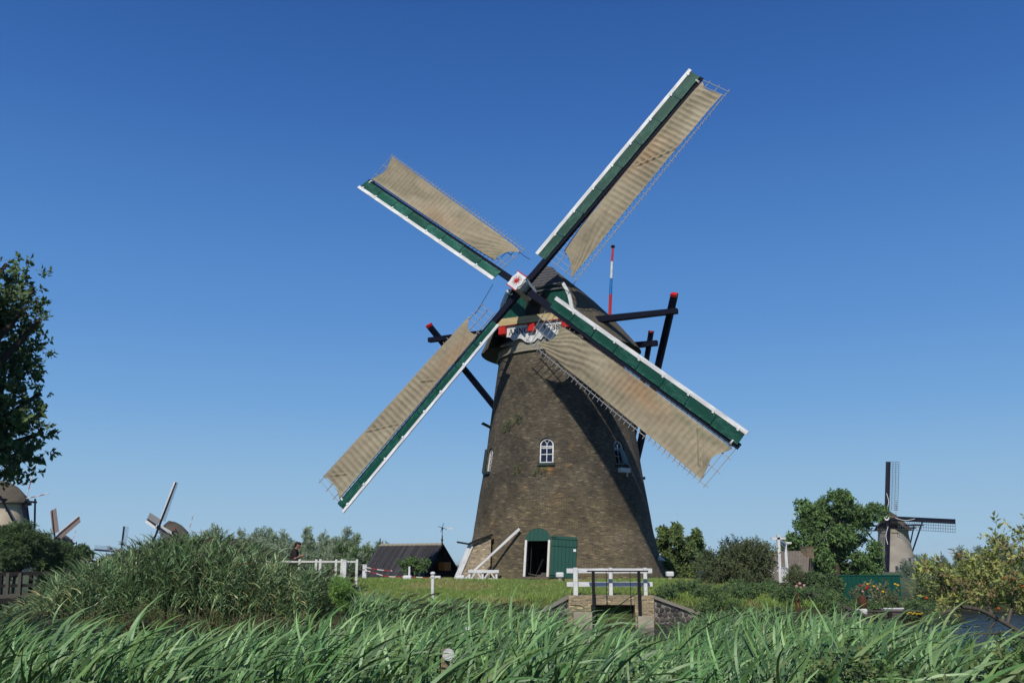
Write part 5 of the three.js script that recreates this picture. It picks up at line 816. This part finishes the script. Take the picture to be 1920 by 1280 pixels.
// ---------------------------------------------------------------- reeds, grass, weeds, flowers
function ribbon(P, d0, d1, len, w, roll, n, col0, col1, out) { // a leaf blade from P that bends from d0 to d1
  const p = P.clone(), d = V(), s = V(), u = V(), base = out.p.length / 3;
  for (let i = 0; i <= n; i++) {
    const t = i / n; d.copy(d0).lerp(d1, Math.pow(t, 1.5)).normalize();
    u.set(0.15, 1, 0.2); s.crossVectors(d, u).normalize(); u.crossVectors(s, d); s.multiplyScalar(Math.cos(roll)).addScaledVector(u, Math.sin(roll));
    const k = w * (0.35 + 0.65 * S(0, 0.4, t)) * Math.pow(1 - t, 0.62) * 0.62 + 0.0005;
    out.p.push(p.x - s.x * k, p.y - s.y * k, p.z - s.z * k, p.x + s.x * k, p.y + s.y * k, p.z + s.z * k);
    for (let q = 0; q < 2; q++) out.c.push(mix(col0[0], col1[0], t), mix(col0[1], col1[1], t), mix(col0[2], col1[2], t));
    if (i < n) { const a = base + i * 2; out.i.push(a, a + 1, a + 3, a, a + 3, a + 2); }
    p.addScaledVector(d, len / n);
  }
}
function finish(o) { const g = new THREE.BufferGeometry(); g.setAttribute('position', new THREE.Float32BufferAttribute(o.p, 3)); g.setAttribute('color', new THREE.Float32BufferAttribute(o.c, 3)); g.setIndex(o.i); g.computeVertexNormals(); return g; }
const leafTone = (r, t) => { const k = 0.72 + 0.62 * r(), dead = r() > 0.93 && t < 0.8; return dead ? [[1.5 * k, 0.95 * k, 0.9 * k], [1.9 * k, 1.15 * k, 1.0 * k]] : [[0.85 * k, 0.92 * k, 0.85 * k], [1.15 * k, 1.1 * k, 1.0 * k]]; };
function reedGeo(seed, { leaves = 10, lean = 0.25, wind = 1, len = 0.5, w = 0.026, plume = 0, low = 0.3 }) { // a reed 1 high (stem), leaves in metres for a 2 m plant
  const r = mulberry(seed), o = { p: [], c: [], i: [] }, stem = (t) => V(lean * Math.pow(t, 2) * 2, 2 * t * (1 - 0.1 * lean * t), 0.06 * Math.sin(t * 3 + seed)), n = 7;
  for (let k = 0; k < 2; k++) { const b = o.p.length / 3; for (let i = 0; i <= n; i++) { const p = stem(i / n), q = 0.0055 * (1 - 0.6 * i / n); o.p.push(p.x - (k ? 0 : q), p.y, p.z - (k ? q : 0), p.x + (k ? 0 : q), p.y, p.z + (k ? q : 0)); for (let z = 0; z < 2; z++) o.c.push(1.05, 0.92, 0.8); if (i < n) { const a = b + i * 2; o.i.push(a, a + 1, a + 3, a, a + 3, a + 2); } } }
  for (let i = 0; i < leaves; i++) {
    const t = low + (0.99 - low) * (i + 0.5 * r()) / leaves, sd = i % 2 ? 1 : -1;
    const d0 = V(0.35 * wind + 0.25 * sd * (1 - wind) + (r() - 0.5) * 0.5, 1, 0.45 * sd + (r() - 0.5) * 0.5), d1 = V(1.0 * wind + 0.5 * sd * (1 - wind) + (r() - 0.5) * 0.5, 0.45 - 1.15 * r() + 0.3 * t, 0.25 * sd + (r() - 0.5) * 0.6);
    ribbon(stem(t), d0.normalize(), d1.normalize(), len * (0.75 + 0.5 * r()), w * (0.8 + 0.45 * r()), (r() - 0.5) * 2.6, 7, ...leafTone(r, t), o);
  }
  if (plume) { const P = stem(1), dk = [0.75, 0.45, 0.6]; for (let i = 0; i < 16; i++) ribbon(P.clone().add(V(i * 0.006, i * 0.004, 0)), V(0.6 + r() * 0.4, 0.8 - r() * 0.6, (r() - 0.5) * 0.6).normalize(), V(1, -0.4 - 0.5 * r(), (r() - 0.5) * 0.3).normalize(), 0.16 + 0.12 * r(), 0.014, r() * 3, 3, dk, dk, o); }
  return finish(o);
}
const REED = [[0.07, 0.155, 0.045], [0.11, 0.21, 0.073], [0.04, 0.095, 0.026], [0.16, 0.26, 0.105], [0.1, 0.165, 0.045]];
function pxOf(x, y, z) { const c = Math.cos(PITCH), s = Math.sin(PITCH), Y = (y - 1.7) * c + z * s, Z = -(y - 1.7) * s + z * c; return [960 + FOC * x / -Z, 640 + FOC * Y / Z]; }
const heightFor = (py, D) => 1.7 + D * Math.tan(Math.atan((640 - py) / FOC) + PITCH);
function reedBed(name, label, geos, n, [D0, D1], [x0, x1], profX, profY, opt) {
  const g = thing(name, label, 'reeds'); tag(g, null, null, null, 'stuff');
  const rnd = mulberry(opt.seed), lists = geos.map(() => []), q = new THREE.Quaternion(), e = new THREE.Euler();
  for (let i = 0; i < n; i++) {
    const D = mix(D0, D1, Math.pow(rnd(), opt.dp ?? 1)), px = mix(x0, x1, rnd()), x = (px - 960) / FOC * D * 1.0, base = opt.base ?? Math.max(WATER - 0.1, groundY(x, -D));
    if (opt.skip && opt.skip(px, D, x)) continue;
    const top = interp(profX, profY, px) + 30 * (fbm(px / 16, D / 2, 3, 0, 150) - 0.5) * (opt.rag ?? 1) + (opt.jit ?? 40) * (rnd() * rnd() * 1.6 - (opt.over ?? 0.12)), lid = opt.lid ? interp(opt.lid[0], opt.lid[1], px) : 0; let h = heightFor(Math.max(top, lid), D) - base - (opt.rise ?? 0); h = Math.min(h, opt.max ?? 4); if (h < 0.35) continue;
    const s = h / 2, k = opt.k ?? 1; e.set((rnd() - 0.5) * 0.16, (rnd() - 0.5) * (opt.turn ?? 1.0), (rnd() - 0.5) * 0.18); q.setFromEuler(e);
    const w = k * (0.8 + 0.4 * rnd());
    lists[Math.floor(rnd() * geos.length)].push([new THREE.Matrix4().compose(V(x, base, -D), q, V(w * Math.min(1.15, s + 0.25), s, w)), palette(opt.pal ?? REED, rnd, 0.7)]);
  }
  lists.forEach((l, i) => { if (l.length) instanced('reed_clump', geos[i], M.reed, l, g, 'stuff'); });
  return g;
}
const windy = [1, 2, 3, 4, 5, 6, 7, 8].map((s) => s % 2 ? reedGeo(960 + s, { leaves: 9, lean: 0.3 + 0.03 * s, wind: 0.95, len: 0.5, w: 0.019, low: 0.4 }) : reedGeo(900 + s, { leaves: 9, lean: 0.1 + 0.03 * s, wind: 0.35 + 0.07 * s, len: 0.46, w: 0.018, low: 0.38, plume: 0 })), plumed = [1, 2].map((s) => reedGeo(920 + s, { leaves: 8, lean: 0.4, wind: 0.95, len: 0.45, w: 0.024, plume: 1 }));
const bedReed = [1, 2, 3, 4, 5].map((s) => reedGeo(970 + s, { leaves: 12, lean: 0.05 + 0.04 * s, wind: 0.35 + 0.08 * s, len: 0.5, w: 0.034, low: 0.2, plume: s === 5 ? 1 : 0 }));
const calm = [1, 2, 3, 4].map((s) => reedGeo(940 + s, { leaves: 13, lean: 0.14, wind: 0.55, len: 0.5, w: 0.034, low: 0.25 })), calmPlume = [reedGeo(951, { leaves: 10, lean: 0.2, wind: 0.6, len: 0.42, w: 0.03, plume: 1 })];
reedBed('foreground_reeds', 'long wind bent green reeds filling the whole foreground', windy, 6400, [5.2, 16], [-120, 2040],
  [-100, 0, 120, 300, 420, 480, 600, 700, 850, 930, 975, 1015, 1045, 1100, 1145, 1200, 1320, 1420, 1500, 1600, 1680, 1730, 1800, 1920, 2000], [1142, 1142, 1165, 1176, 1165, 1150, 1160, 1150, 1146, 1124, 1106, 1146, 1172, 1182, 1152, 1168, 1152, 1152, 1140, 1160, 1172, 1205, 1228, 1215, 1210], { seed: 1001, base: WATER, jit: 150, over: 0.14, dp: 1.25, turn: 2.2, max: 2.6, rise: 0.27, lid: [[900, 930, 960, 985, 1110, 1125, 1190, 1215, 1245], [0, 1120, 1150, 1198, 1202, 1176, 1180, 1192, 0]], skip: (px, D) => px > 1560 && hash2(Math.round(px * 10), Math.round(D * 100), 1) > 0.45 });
reedBed('reed_bed', 'tall dense dark green reed bed on the far bank at left', bedReed, 3600, [33.4, 40.5], [40, 720],
  [40, 70, 120, 173, 230, 272, 330, 400, 450, 500, 545, 600, 660, 700, 720], [1152, 1134, 1098, 1070, 1052, 1034, 1022, 1020, 1028, 1044, 1070, 1080, 1102, 1130, 1150], { seed: 1002, base: -0.35, jit: 70, over: 0.3, k: 1.15, turn: 5, rise: 0.25, pal: [[0.105, 0.19, 0.075], [0.15, 0.24, 0.11], [0.065, 0.125, 0.045], [0.18, 0.22, 0.095]], skip: (px, D) => (px < 110 && D > 36.5) || (px > 598 && D < 35) });
reedBed('bank_reeds', 'green reeds along the far bank in front of the lawn and sluice', calm.concat(plumed, plumed), 3600, [21, 35.3], [660, 1720],
  [660, 760, 900, 990, 1050, 1110, 1150, 1210, 1300, 1400, 1480, 1560, 1640, 1720], [1116, 1124, 1132, 1160, 1190, 1184, 1150, 1178, 1146, 1142, 1156, 1164, 1178, 1188], { seed: 1003, base: WATER, jit: 40, over: 0.2, turn: 1.5, rise: 0.2, k: 1.35, lid: [[960, 990, 1020, 1112, 1125, 1190, 1235, 1250], [0, 1180, 1198, 1202, 1172, 1178, 1198, 0]], pal: [[0.09, 0.165, 0.055], [0.13, 0.22, 0.08], [0.07, 0.125, 0.04]] });
reedBed('canal_reeds', 'olive reeds along the far canal bank at right', calm.concat(calmPlume), 2600, [48.6, 56], [1690, 1990],
  [1690, 1740, 1800, 1860, 1920, 1990], [1082, 1078, 1092, 1084, 1074, 1074], { seed: 1004, base: -0.5, rise: 0.25, jit: 40, over: 0.2, k: 1.7, turn: 3, pal: [[0.12, 0.15, 0.06], [0.16, 0.19, 0.075], [0.1, 0.12, 0.05]] });
reedBed('tall_reeds', 'few tall single reeds standing above the foreground reeds', windy.slice(0, 6), 60, [6, 10], [700, 1760], [700, 930, 1000, 1030, 1060, 1240, 1260, 1500, 1760], [1120, 1072, 1130, 1175, 1180, 1180, 1130, 1110, 1140], { seed: 1005, base: WATER, jit: 30, over: 0.3, max: 3, rise: 0.3 });
{ // lawn grass
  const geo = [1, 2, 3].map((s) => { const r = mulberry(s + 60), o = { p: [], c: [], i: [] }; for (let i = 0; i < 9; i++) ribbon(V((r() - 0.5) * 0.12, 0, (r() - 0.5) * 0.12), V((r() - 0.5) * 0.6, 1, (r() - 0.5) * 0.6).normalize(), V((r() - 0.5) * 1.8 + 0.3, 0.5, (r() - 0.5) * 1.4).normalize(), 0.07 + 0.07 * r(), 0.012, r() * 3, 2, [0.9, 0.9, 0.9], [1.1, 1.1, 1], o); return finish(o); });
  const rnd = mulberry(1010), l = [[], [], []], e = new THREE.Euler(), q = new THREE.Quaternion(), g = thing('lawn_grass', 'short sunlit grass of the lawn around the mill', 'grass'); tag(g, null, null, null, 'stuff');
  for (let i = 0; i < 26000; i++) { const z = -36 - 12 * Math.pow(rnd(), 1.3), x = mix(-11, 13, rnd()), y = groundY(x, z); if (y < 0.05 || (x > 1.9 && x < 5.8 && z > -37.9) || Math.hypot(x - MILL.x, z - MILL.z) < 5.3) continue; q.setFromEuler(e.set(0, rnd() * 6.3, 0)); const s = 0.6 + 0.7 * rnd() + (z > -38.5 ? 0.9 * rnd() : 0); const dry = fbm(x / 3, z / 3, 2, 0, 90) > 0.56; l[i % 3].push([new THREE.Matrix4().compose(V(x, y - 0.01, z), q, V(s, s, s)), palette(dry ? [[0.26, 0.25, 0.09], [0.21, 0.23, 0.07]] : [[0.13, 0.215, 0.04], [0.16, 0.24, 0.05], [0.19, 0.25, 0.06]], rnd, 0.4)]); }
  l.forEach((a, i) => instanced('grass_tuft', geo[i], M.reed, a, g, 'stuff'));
}
{ // herbs at the foot of the left reed bed
  const w = thing('bank_weeds', 'low yellowish green weeds at the foot of the left reed bed', 'weeds'); tag(w, null, null, null, 'stuff');
  const c = [], rnd = mulberry(1040); for (let i = 0; i < 90; i++) { const px = 60 + rnd() * 640, D = 32.6 + rnd() * 1.6, x = (px - 960) / FOC * D, h = 0.15 + 0.45 * rnd() * rnd(); c.push([x, Math.max(WATER, groundY(x, -D)) + h * 0.6, -D, 0.35, h, 0.3]); }
  foliage(w, 'herb', 'narrow', c, 1500, 0.3, [[0.1, 0.14, 0.03], [0.07, 0.11, 0.025], [0.12, 0.12, 0.04], [0.1, 0.06, 0.03]], 1041, { up: 1.1, vary: 0.6, gain: 1.2 });
}
{ // leafy weeds at lower right, bank herbs below the wing walls
  const w = thing('weeds', 'leafy dark green weeds and herbs at the lower right corner', 'weeds'); tag(w, null, null, null, 'stuff');
  const c = [], rnd = mulberry(1020); for (let i = 0; i < 70; i++) { const px = 1560 + rnd() * 420, D = 5 + rnd() * 3.5, top = interp([1560, 1640, 1720, 1800, 1860, 1960], [1222, 1204, 1216, 1235, 1212, 1205], px) + rnd() * 70, p = at(px, top, D); c.push([p.x, p.y - 0.12, p.z, 0.16, 0.16, 0.2]); }
  foliage(w, 'herb', 'broad', c, 3200, 0.085, G.dark.concat(G.mid, [[0.09, 0.11, 0.03]]), 1021, { up: 0.7, vary: 0.6 });
  const b = thing('bank_herbs', 'rough green herbs growing on the bank between sluice and stone wall', 'herbs'); tag(b, null, null, null, 'stuff');
  const c2 = []; for (let i = 0; i < 60; i++) { const px = 1235 + rnd() * 330, D = 36 + rnd() * 3, x = (px - 960) / FOC * D; c2.push([x, groundY(x, -D) + 0.22, -D, 0.4, 0.3 * (0.5 + rnd()), 0.35]); } for (let i = 0; i < 26; i++) { const px = 1560 + rnd() * 160, D = 38.6 + rnd() * 2.5, x = (px - 960) / FOC * D; c2.push([x, groundY(x, -D) + 0.12, -D, 0.25, 0.16, 0.25]); }
  foliage(b, 'herb', 'pear', c2, 5200, 0.17, G.mid.concat(G.dark), 1023, { up: 0.8 });
}
{ // the flower bed before the green screen
  const f = thing('flowering_plants', 'tall flowering garden plants with red and yellow blooms before the green screen', 'flowers'), D = 39.3, c = [], rnd = mulberry(1030);
  for (const [x, y, r] of [[1606, 1118, 0.22], [1622, 1110, 0.25], [1640, 1120, 0.28], [1655, 1112, 0.22], [1668, 1122, 0.28], [1650, 1136, 0.3], [1630, 1138, 0.25], [1672, 1138, 0.22], [1612, 1135, 0.2], [1660, 1096, 0.1], [1640, 1100, 0.12], [1682, 1128, 0.12], [1688, 1110, 0.06]]) { const p = at(x, y, D); c.push([p.x, p.y, p.z - 0.2 + 0.4 * rnd(), r, r * 1.1, 0.3]); }
  foliage(f, 'foliage', 'apple', c, 700, 0.2, G.apple.concat([[0.13, 0.15, 0.06], [0.2, 0.19, 0.1]]), 1031, { up: 0.9 });
  obj('stems', c.slice(0, 13).map((k) => rod(V(k[0], -0.35, k[2]), V(k[0], k[1] + 0.1, k[2]), 0.012)), M.wood, f);
  const bl = (m, list, r) => list.forEach(([x, y]) => { const p = at(x, y, D - 0.35), g = new THREE.IcosahedronGeometry(r, 1), a = g.attributes.position; for (let i = 0; i < a.count; i++) { const q = 0.75 + 0.5 * hash2(Math.round(a.getX(i) * 900), Math.round(a.getZ(i) * 900), 2); a.setXYZ(i, a.getX(i) * q, a.getY(i) * q * 0.7, a.getZ(i) * q); } g.computeVertexNormals(); g.translate(p.x, p.y, p.z); obj('flower', g, m, f); });
  bl(paint(C3(0.6, 0.02, 0.02), 0.6), [[1614, 1097], [1625, 1103], [1628, 1100]], 0.055); bl(paint(C3(0.75, 0.45, 0.02), 0.6), [[1627, 1095], [1639, 1099], [1679, 1095], [1684, 1097], [1656, 1109]], 0.06); bl(paint(C3(0.7, 0.4, 0.42), 0.6), [[1646, 1104], [1618, 1109]], 0.05);
  const y = thing('marigolds', 'small yellow flowers at the end of the timber quay', 'flowers'), p = at(1712, 1154, 38.3); foliage(y, 'foliage', 'apple', [[p.x, p.y, p.z, 0.3, 0.15, 0.2]], 90, 0.16, G.pear, 1033, { up: 0.8 });
  for (let i = 0; i < 9; i++) { const g = new THREE.IcosahedronGeometry(0.045, 0); g.scale(1, 0.6, 1); g.translate(p.x - 0.28 + 0.07 * i, p.y + 0.05 + 0.08 * rnd(), p.z + 0.2); obj('flower', g, paint(C3(0.75, 0.5, 0.02), 0.6), y); }
  const r = scene.children.find((o) => o.name === 'rose_bush'); for (const [x, yy] of [[1500, 1094], [1508, 1098], [1494, 1099], [1512, 1104], [1503, 1102]]) { const q = at(x, yy, 43.2), g = new THREE.IcosahedronGeometry(0.07, 1); g.translate(q.x, q.y, q.z); obj('blossom', g, paint(C3(0.6, 0.34, 0.33), 0.7), r); }
  for (const [x, yy, dd, lb] of [[877, 1178, 9, 'white bindweed flower among the foreground reeds below the lawn']]) { const q = at(x, yy, dd), bw = thing('bindweed_flower', lb, 'flower', q.toArray()); obj('petal_cup', new THREE.LatheGeometry([[0.004, -0.03], [0.008, 0], [0.022, 0.012], [0.02, 0.014], [0.006, 0.004]].map(([a, b]) => new THREE.Vector2(a, b)), 12).rotateX(1.2), M.white, bw); obj('stem', rod(V(0, -0.3, 0), V(0, -0.02, 0), 0.003), M.wood, bw); }
}

// ---------------------------------------------------------------- the man on the footbridge
function blend(caps, cell, k = 0.03) { // one skin over tapered capsules [a, b, ra, rb]
  const lo = V(1e9, 1e9, 1e9), hi = V(-1e9, -1e9, -1e9); for (const [a, b, ra, rb] of caps) { const r = Math.max(ra, rb) + 3 * cell; for (const p of [a, b]) { lo.min(p.clone().subScalar(r)); hi.max(p.clone().addScalar(r)); } }
  const c = lo.clone().add(hi).multiplyScalar(0.5), half = Math.max(hi.x - lo.x, hi.y - lo.y, hi.z - lo.z) / 2, n = Math.min(120, Math.ceil(2 * half / cell));
  const mc = new MarchingCubes(n, M.skin, false, false, 60000); mc.isolation = 0; const h = n / 2, p = V(), ab = V(), ap = V(); let o = 0;
  for (let z = 0; z < n; z++) for (let y = 0; y < n; y++) for (let x = 0; x < n; x++, o++) {
    p.set((x - h) / h * half + c.x, (y - h) / h * half + c.y, (z - h) / h * half + c.z); let d = 1e3;
    for (const [a, b, ra, rb, sz] of caps) { ab.subVectors(b, a); ap.subVectors(p, a); if (sz) { ap.z /= sz; } const t = clamp(ap.dot(ab) / Math.max(1e-8, ab.lengthSq())), e = ap.addScaledVector(ab, -t).length() - mix(ra, rb, t); const q = Math.max(k - Math.abs(d - e), 0) / k; d = Math.min(d, e) - q * q * k * 0.25; }
    mc.field[o] = -d;
  }
  mc.update(); const g = new THREE.BufferGeometry(), m = mc.count; g.setAttribute('position', new THREE.BufferAttribute(mc.positionArray.slice(0, m * 3), 3)); g.setAttribute('normal', new THREE.BufferAttribute(mc.normalArray.slice(0, m * 3), 3)); g.setAttribute('uv', new THREE.BufferAttribute(new Float32Array(m * 2), 2));
  g.scale(half, half, half); g.translate(c.x, c.y, c.z); return g;
}
{
  const P0 = at(549.5, 1097, 38.9), man = thing('person', 'person in dark t-shirt and shorts on the footbridge looking down at a held phone', 'person', [P0.x, 0.81, P0.z], rad(8)); man.scale.setScalar(1.0);
  const head = V(0.1, 1.6, 0), neck = V(0.03, 1.46, 0), hipL = V(0, 0.92, 0.1), hipR = V(0, 0.92, -0.1), chest = V(-0.01, 1.3, 0), shL = V(0.0, 1.39, 0.2), shR = V(0.0, 1.39, -0.2), elL = V(0.04, 1.1, 0.25), elR = V(0.05, 1.1, -0.25), wrL = V(0.27, 1.2, 0.09), wrR = V(0.27, 1.18, -0.07), knL = V(0.05, 0.5, 0.12), knR = V(-0.02, 0.5, -0.12), anL = V(0.02, 0.09, 0.12), anR = V(-0.07, 0.09, -0.12);
  const body = blend([[neck.clone().add(V(-0.01, -0.06, 0)), head.clone().add(V(-0.03, -0.03, 0)), 0.065, 0.058], [head.clone().add(V(-0.015, 0.035, 0)), head.clone().add(V(0.02, 0.01, 0)), 0.098, 0.085], [head.clone().add(V(0.035, -0.07, 0)), head.clone().add(V(0.06, -0.085, 0)), 0.05, 0.034],
    [chest, V(-0.01, 1.0, 0), 0.14, 0.14, 1.2], [shL, elL, 0.06, 0.045], [shR, elR, 0.06, 0.045], [elL, wrL, 0.044, 0.03], [elR, wrR, 0.044, 0.03], [hipL, knL, 0.088, 0.058], [hipR, knR, 0.088, 0.058], [knL, anL, 0.056, 0.036], [knR, anR, 0.056, 0.036], [anL.clone().add(V(-0.04, -0.05, 0)), anL.clone().add(V(0.16, -0.06, 0)), 0.04, 0.03], [anR.clone().add(V(-0.04, -0.05, 0)), anR.clone().add(V(0.16, -0.06, 0)), 0.04, 0.03]], 0.016, 0.035);
  const fc = [], fd = V(0.75, -0.66, 0); // face: nose, brows, ears, lips
  fc.push([head.clone().add(V(0.1, -0.01, 0)), head.clone().add(V(0.118, -0.045, 0)), 0.009, 0.014], [head.clone().add(V(0.093, 0.0, 0.03)), head.clone().add(V(0.093, 0.0, -0.03)), 0.014, 0.014], [head.clone().add(V(0.095, -0.085, 0.018)), head.clone().add(V(0.095, -0.085, -0.018)), 0.01, 0.01], [head.clone().add(V(-0.01, 0.02, 0.088)), head.clone().add(V(-0.005, -0.03, 0.085)), 0.013, 0.01], [head.clone().add(V(-0.01, 0.02, -0.088)), head.clone().add(V(-0.005, -0.03, -0.085)), 0.013, 0.01]);
  const hand = (w, s) => { const a = [], pc = w.clone().add(V(0.06, 0.015, -0.01 * s)); a.push([w, pc, 0.024, 0.03]); for (let i = 0; i < 4; i++) { const r0 = pc.clone().add(V(0.02 - 0.018 * i + 0.02, 0.012 - 0.006 * i, 0)), l = [0.03, 0.034, 0.032, 0.025][i], k = r0.clone().add(V(l * 0.7, 0.012, -s * l * 0.7)), e = k.clone().add(V(-0.006, 0.016, -s * 0.024)); a.push([r0, k, 0.009, 0.0085], [k, e, 0.0085, 0.0075]); } const t0 = pc.clone().add(V(-0.03, 0.022, 0.008 * s)), t1 = t0.clone().add(V(0.02, 0.03, -0.012 * s)); a.push([t0, t1, 0.012, 0.01], [t1, t1.clone().add(V(0.022, 0.012, -0.012 * s)), 0.01, 0.008]); return a; };
  obj('body', [body, blend(fc, 0.006, 0.012), blend(hand(wrL, 1), 0.005, 0.008), blend(hand(wrR, -1), 0.005, 0.008)], M.skin, man);
  obj('shirt', blend([[chest.clone().add(V(-0.01, 0.03, 0)), V(0.0, 1.0, 0), 0.165, 0.178, 1.25], [V(0.05, 1.12, 0), V(0.06, 1.02, 0), 0.14, 0.15], [V(-0.02, 1.39, 0.17), V(-0.02, 1.39, -0.17), 0.085, 0.085], [shL, shL.clone().lerp(elL, 0.7), 0.085, 0.075], [shR, shR.clone().lerp(elR, 0.7), 0.085, 0.075]], 0.018, 0.05), M.shirt, man);
  obj('shorts', blend([[V(0, 0.98, 0.03), V(0, 0.92, -0.03), 0.16, 0.15, 1.15], [hipL, hipL.clone().lerp(knL, 0.95), 0.125, 0.098], [hipR, hipR.clone().lerp(knR, 0.95), 0.125, 0.098]], 0.018, 0.05), M.shorts, man);
  obj('hair', blend([[head.clone().add(V(-0.03, 0.055, 0)), head.clone().add(V(0.045, 0.07, 0)), 0.1, 0.082], [head.clone().add(V(-0.055, 0.03, 0)), head.clone().add(V(-0.06, -0.05, 0)), 0.075, 0.055]], 0.012, 0.03), M.hair, man);
  for (const z of [0.034, -0.034]) obj('eye', new THREE.SphereGeometry(0.011, 8, 6).translate(head.x + 0.098, head.y - 0.018, z), M.text, man);
  obj('shoe', rbox(0.27, 0.09, 0.1, 0.03, 0.07, 0.045, 0.12), M.black, man); obj('shoe', rbox(0.27, 0.09, 0.1, 0.03, -0.02, 0.045, -0.12), M.black, man);
  const ph = obj('phone', rbox(0.075, 0.014, 0.15, 0.004), M.white, scene); ph.position.set(0.37, 1.23, 0.01).applyAxisAngle(V(0, 1, 0), rad(8)).add(man.position); ph.rotation.set(0, rad(8), 0.6); tag(ph, 'pale phone held in both hands by the person on the footbridge', 'phone');
}

renderer.render(scene, camera);
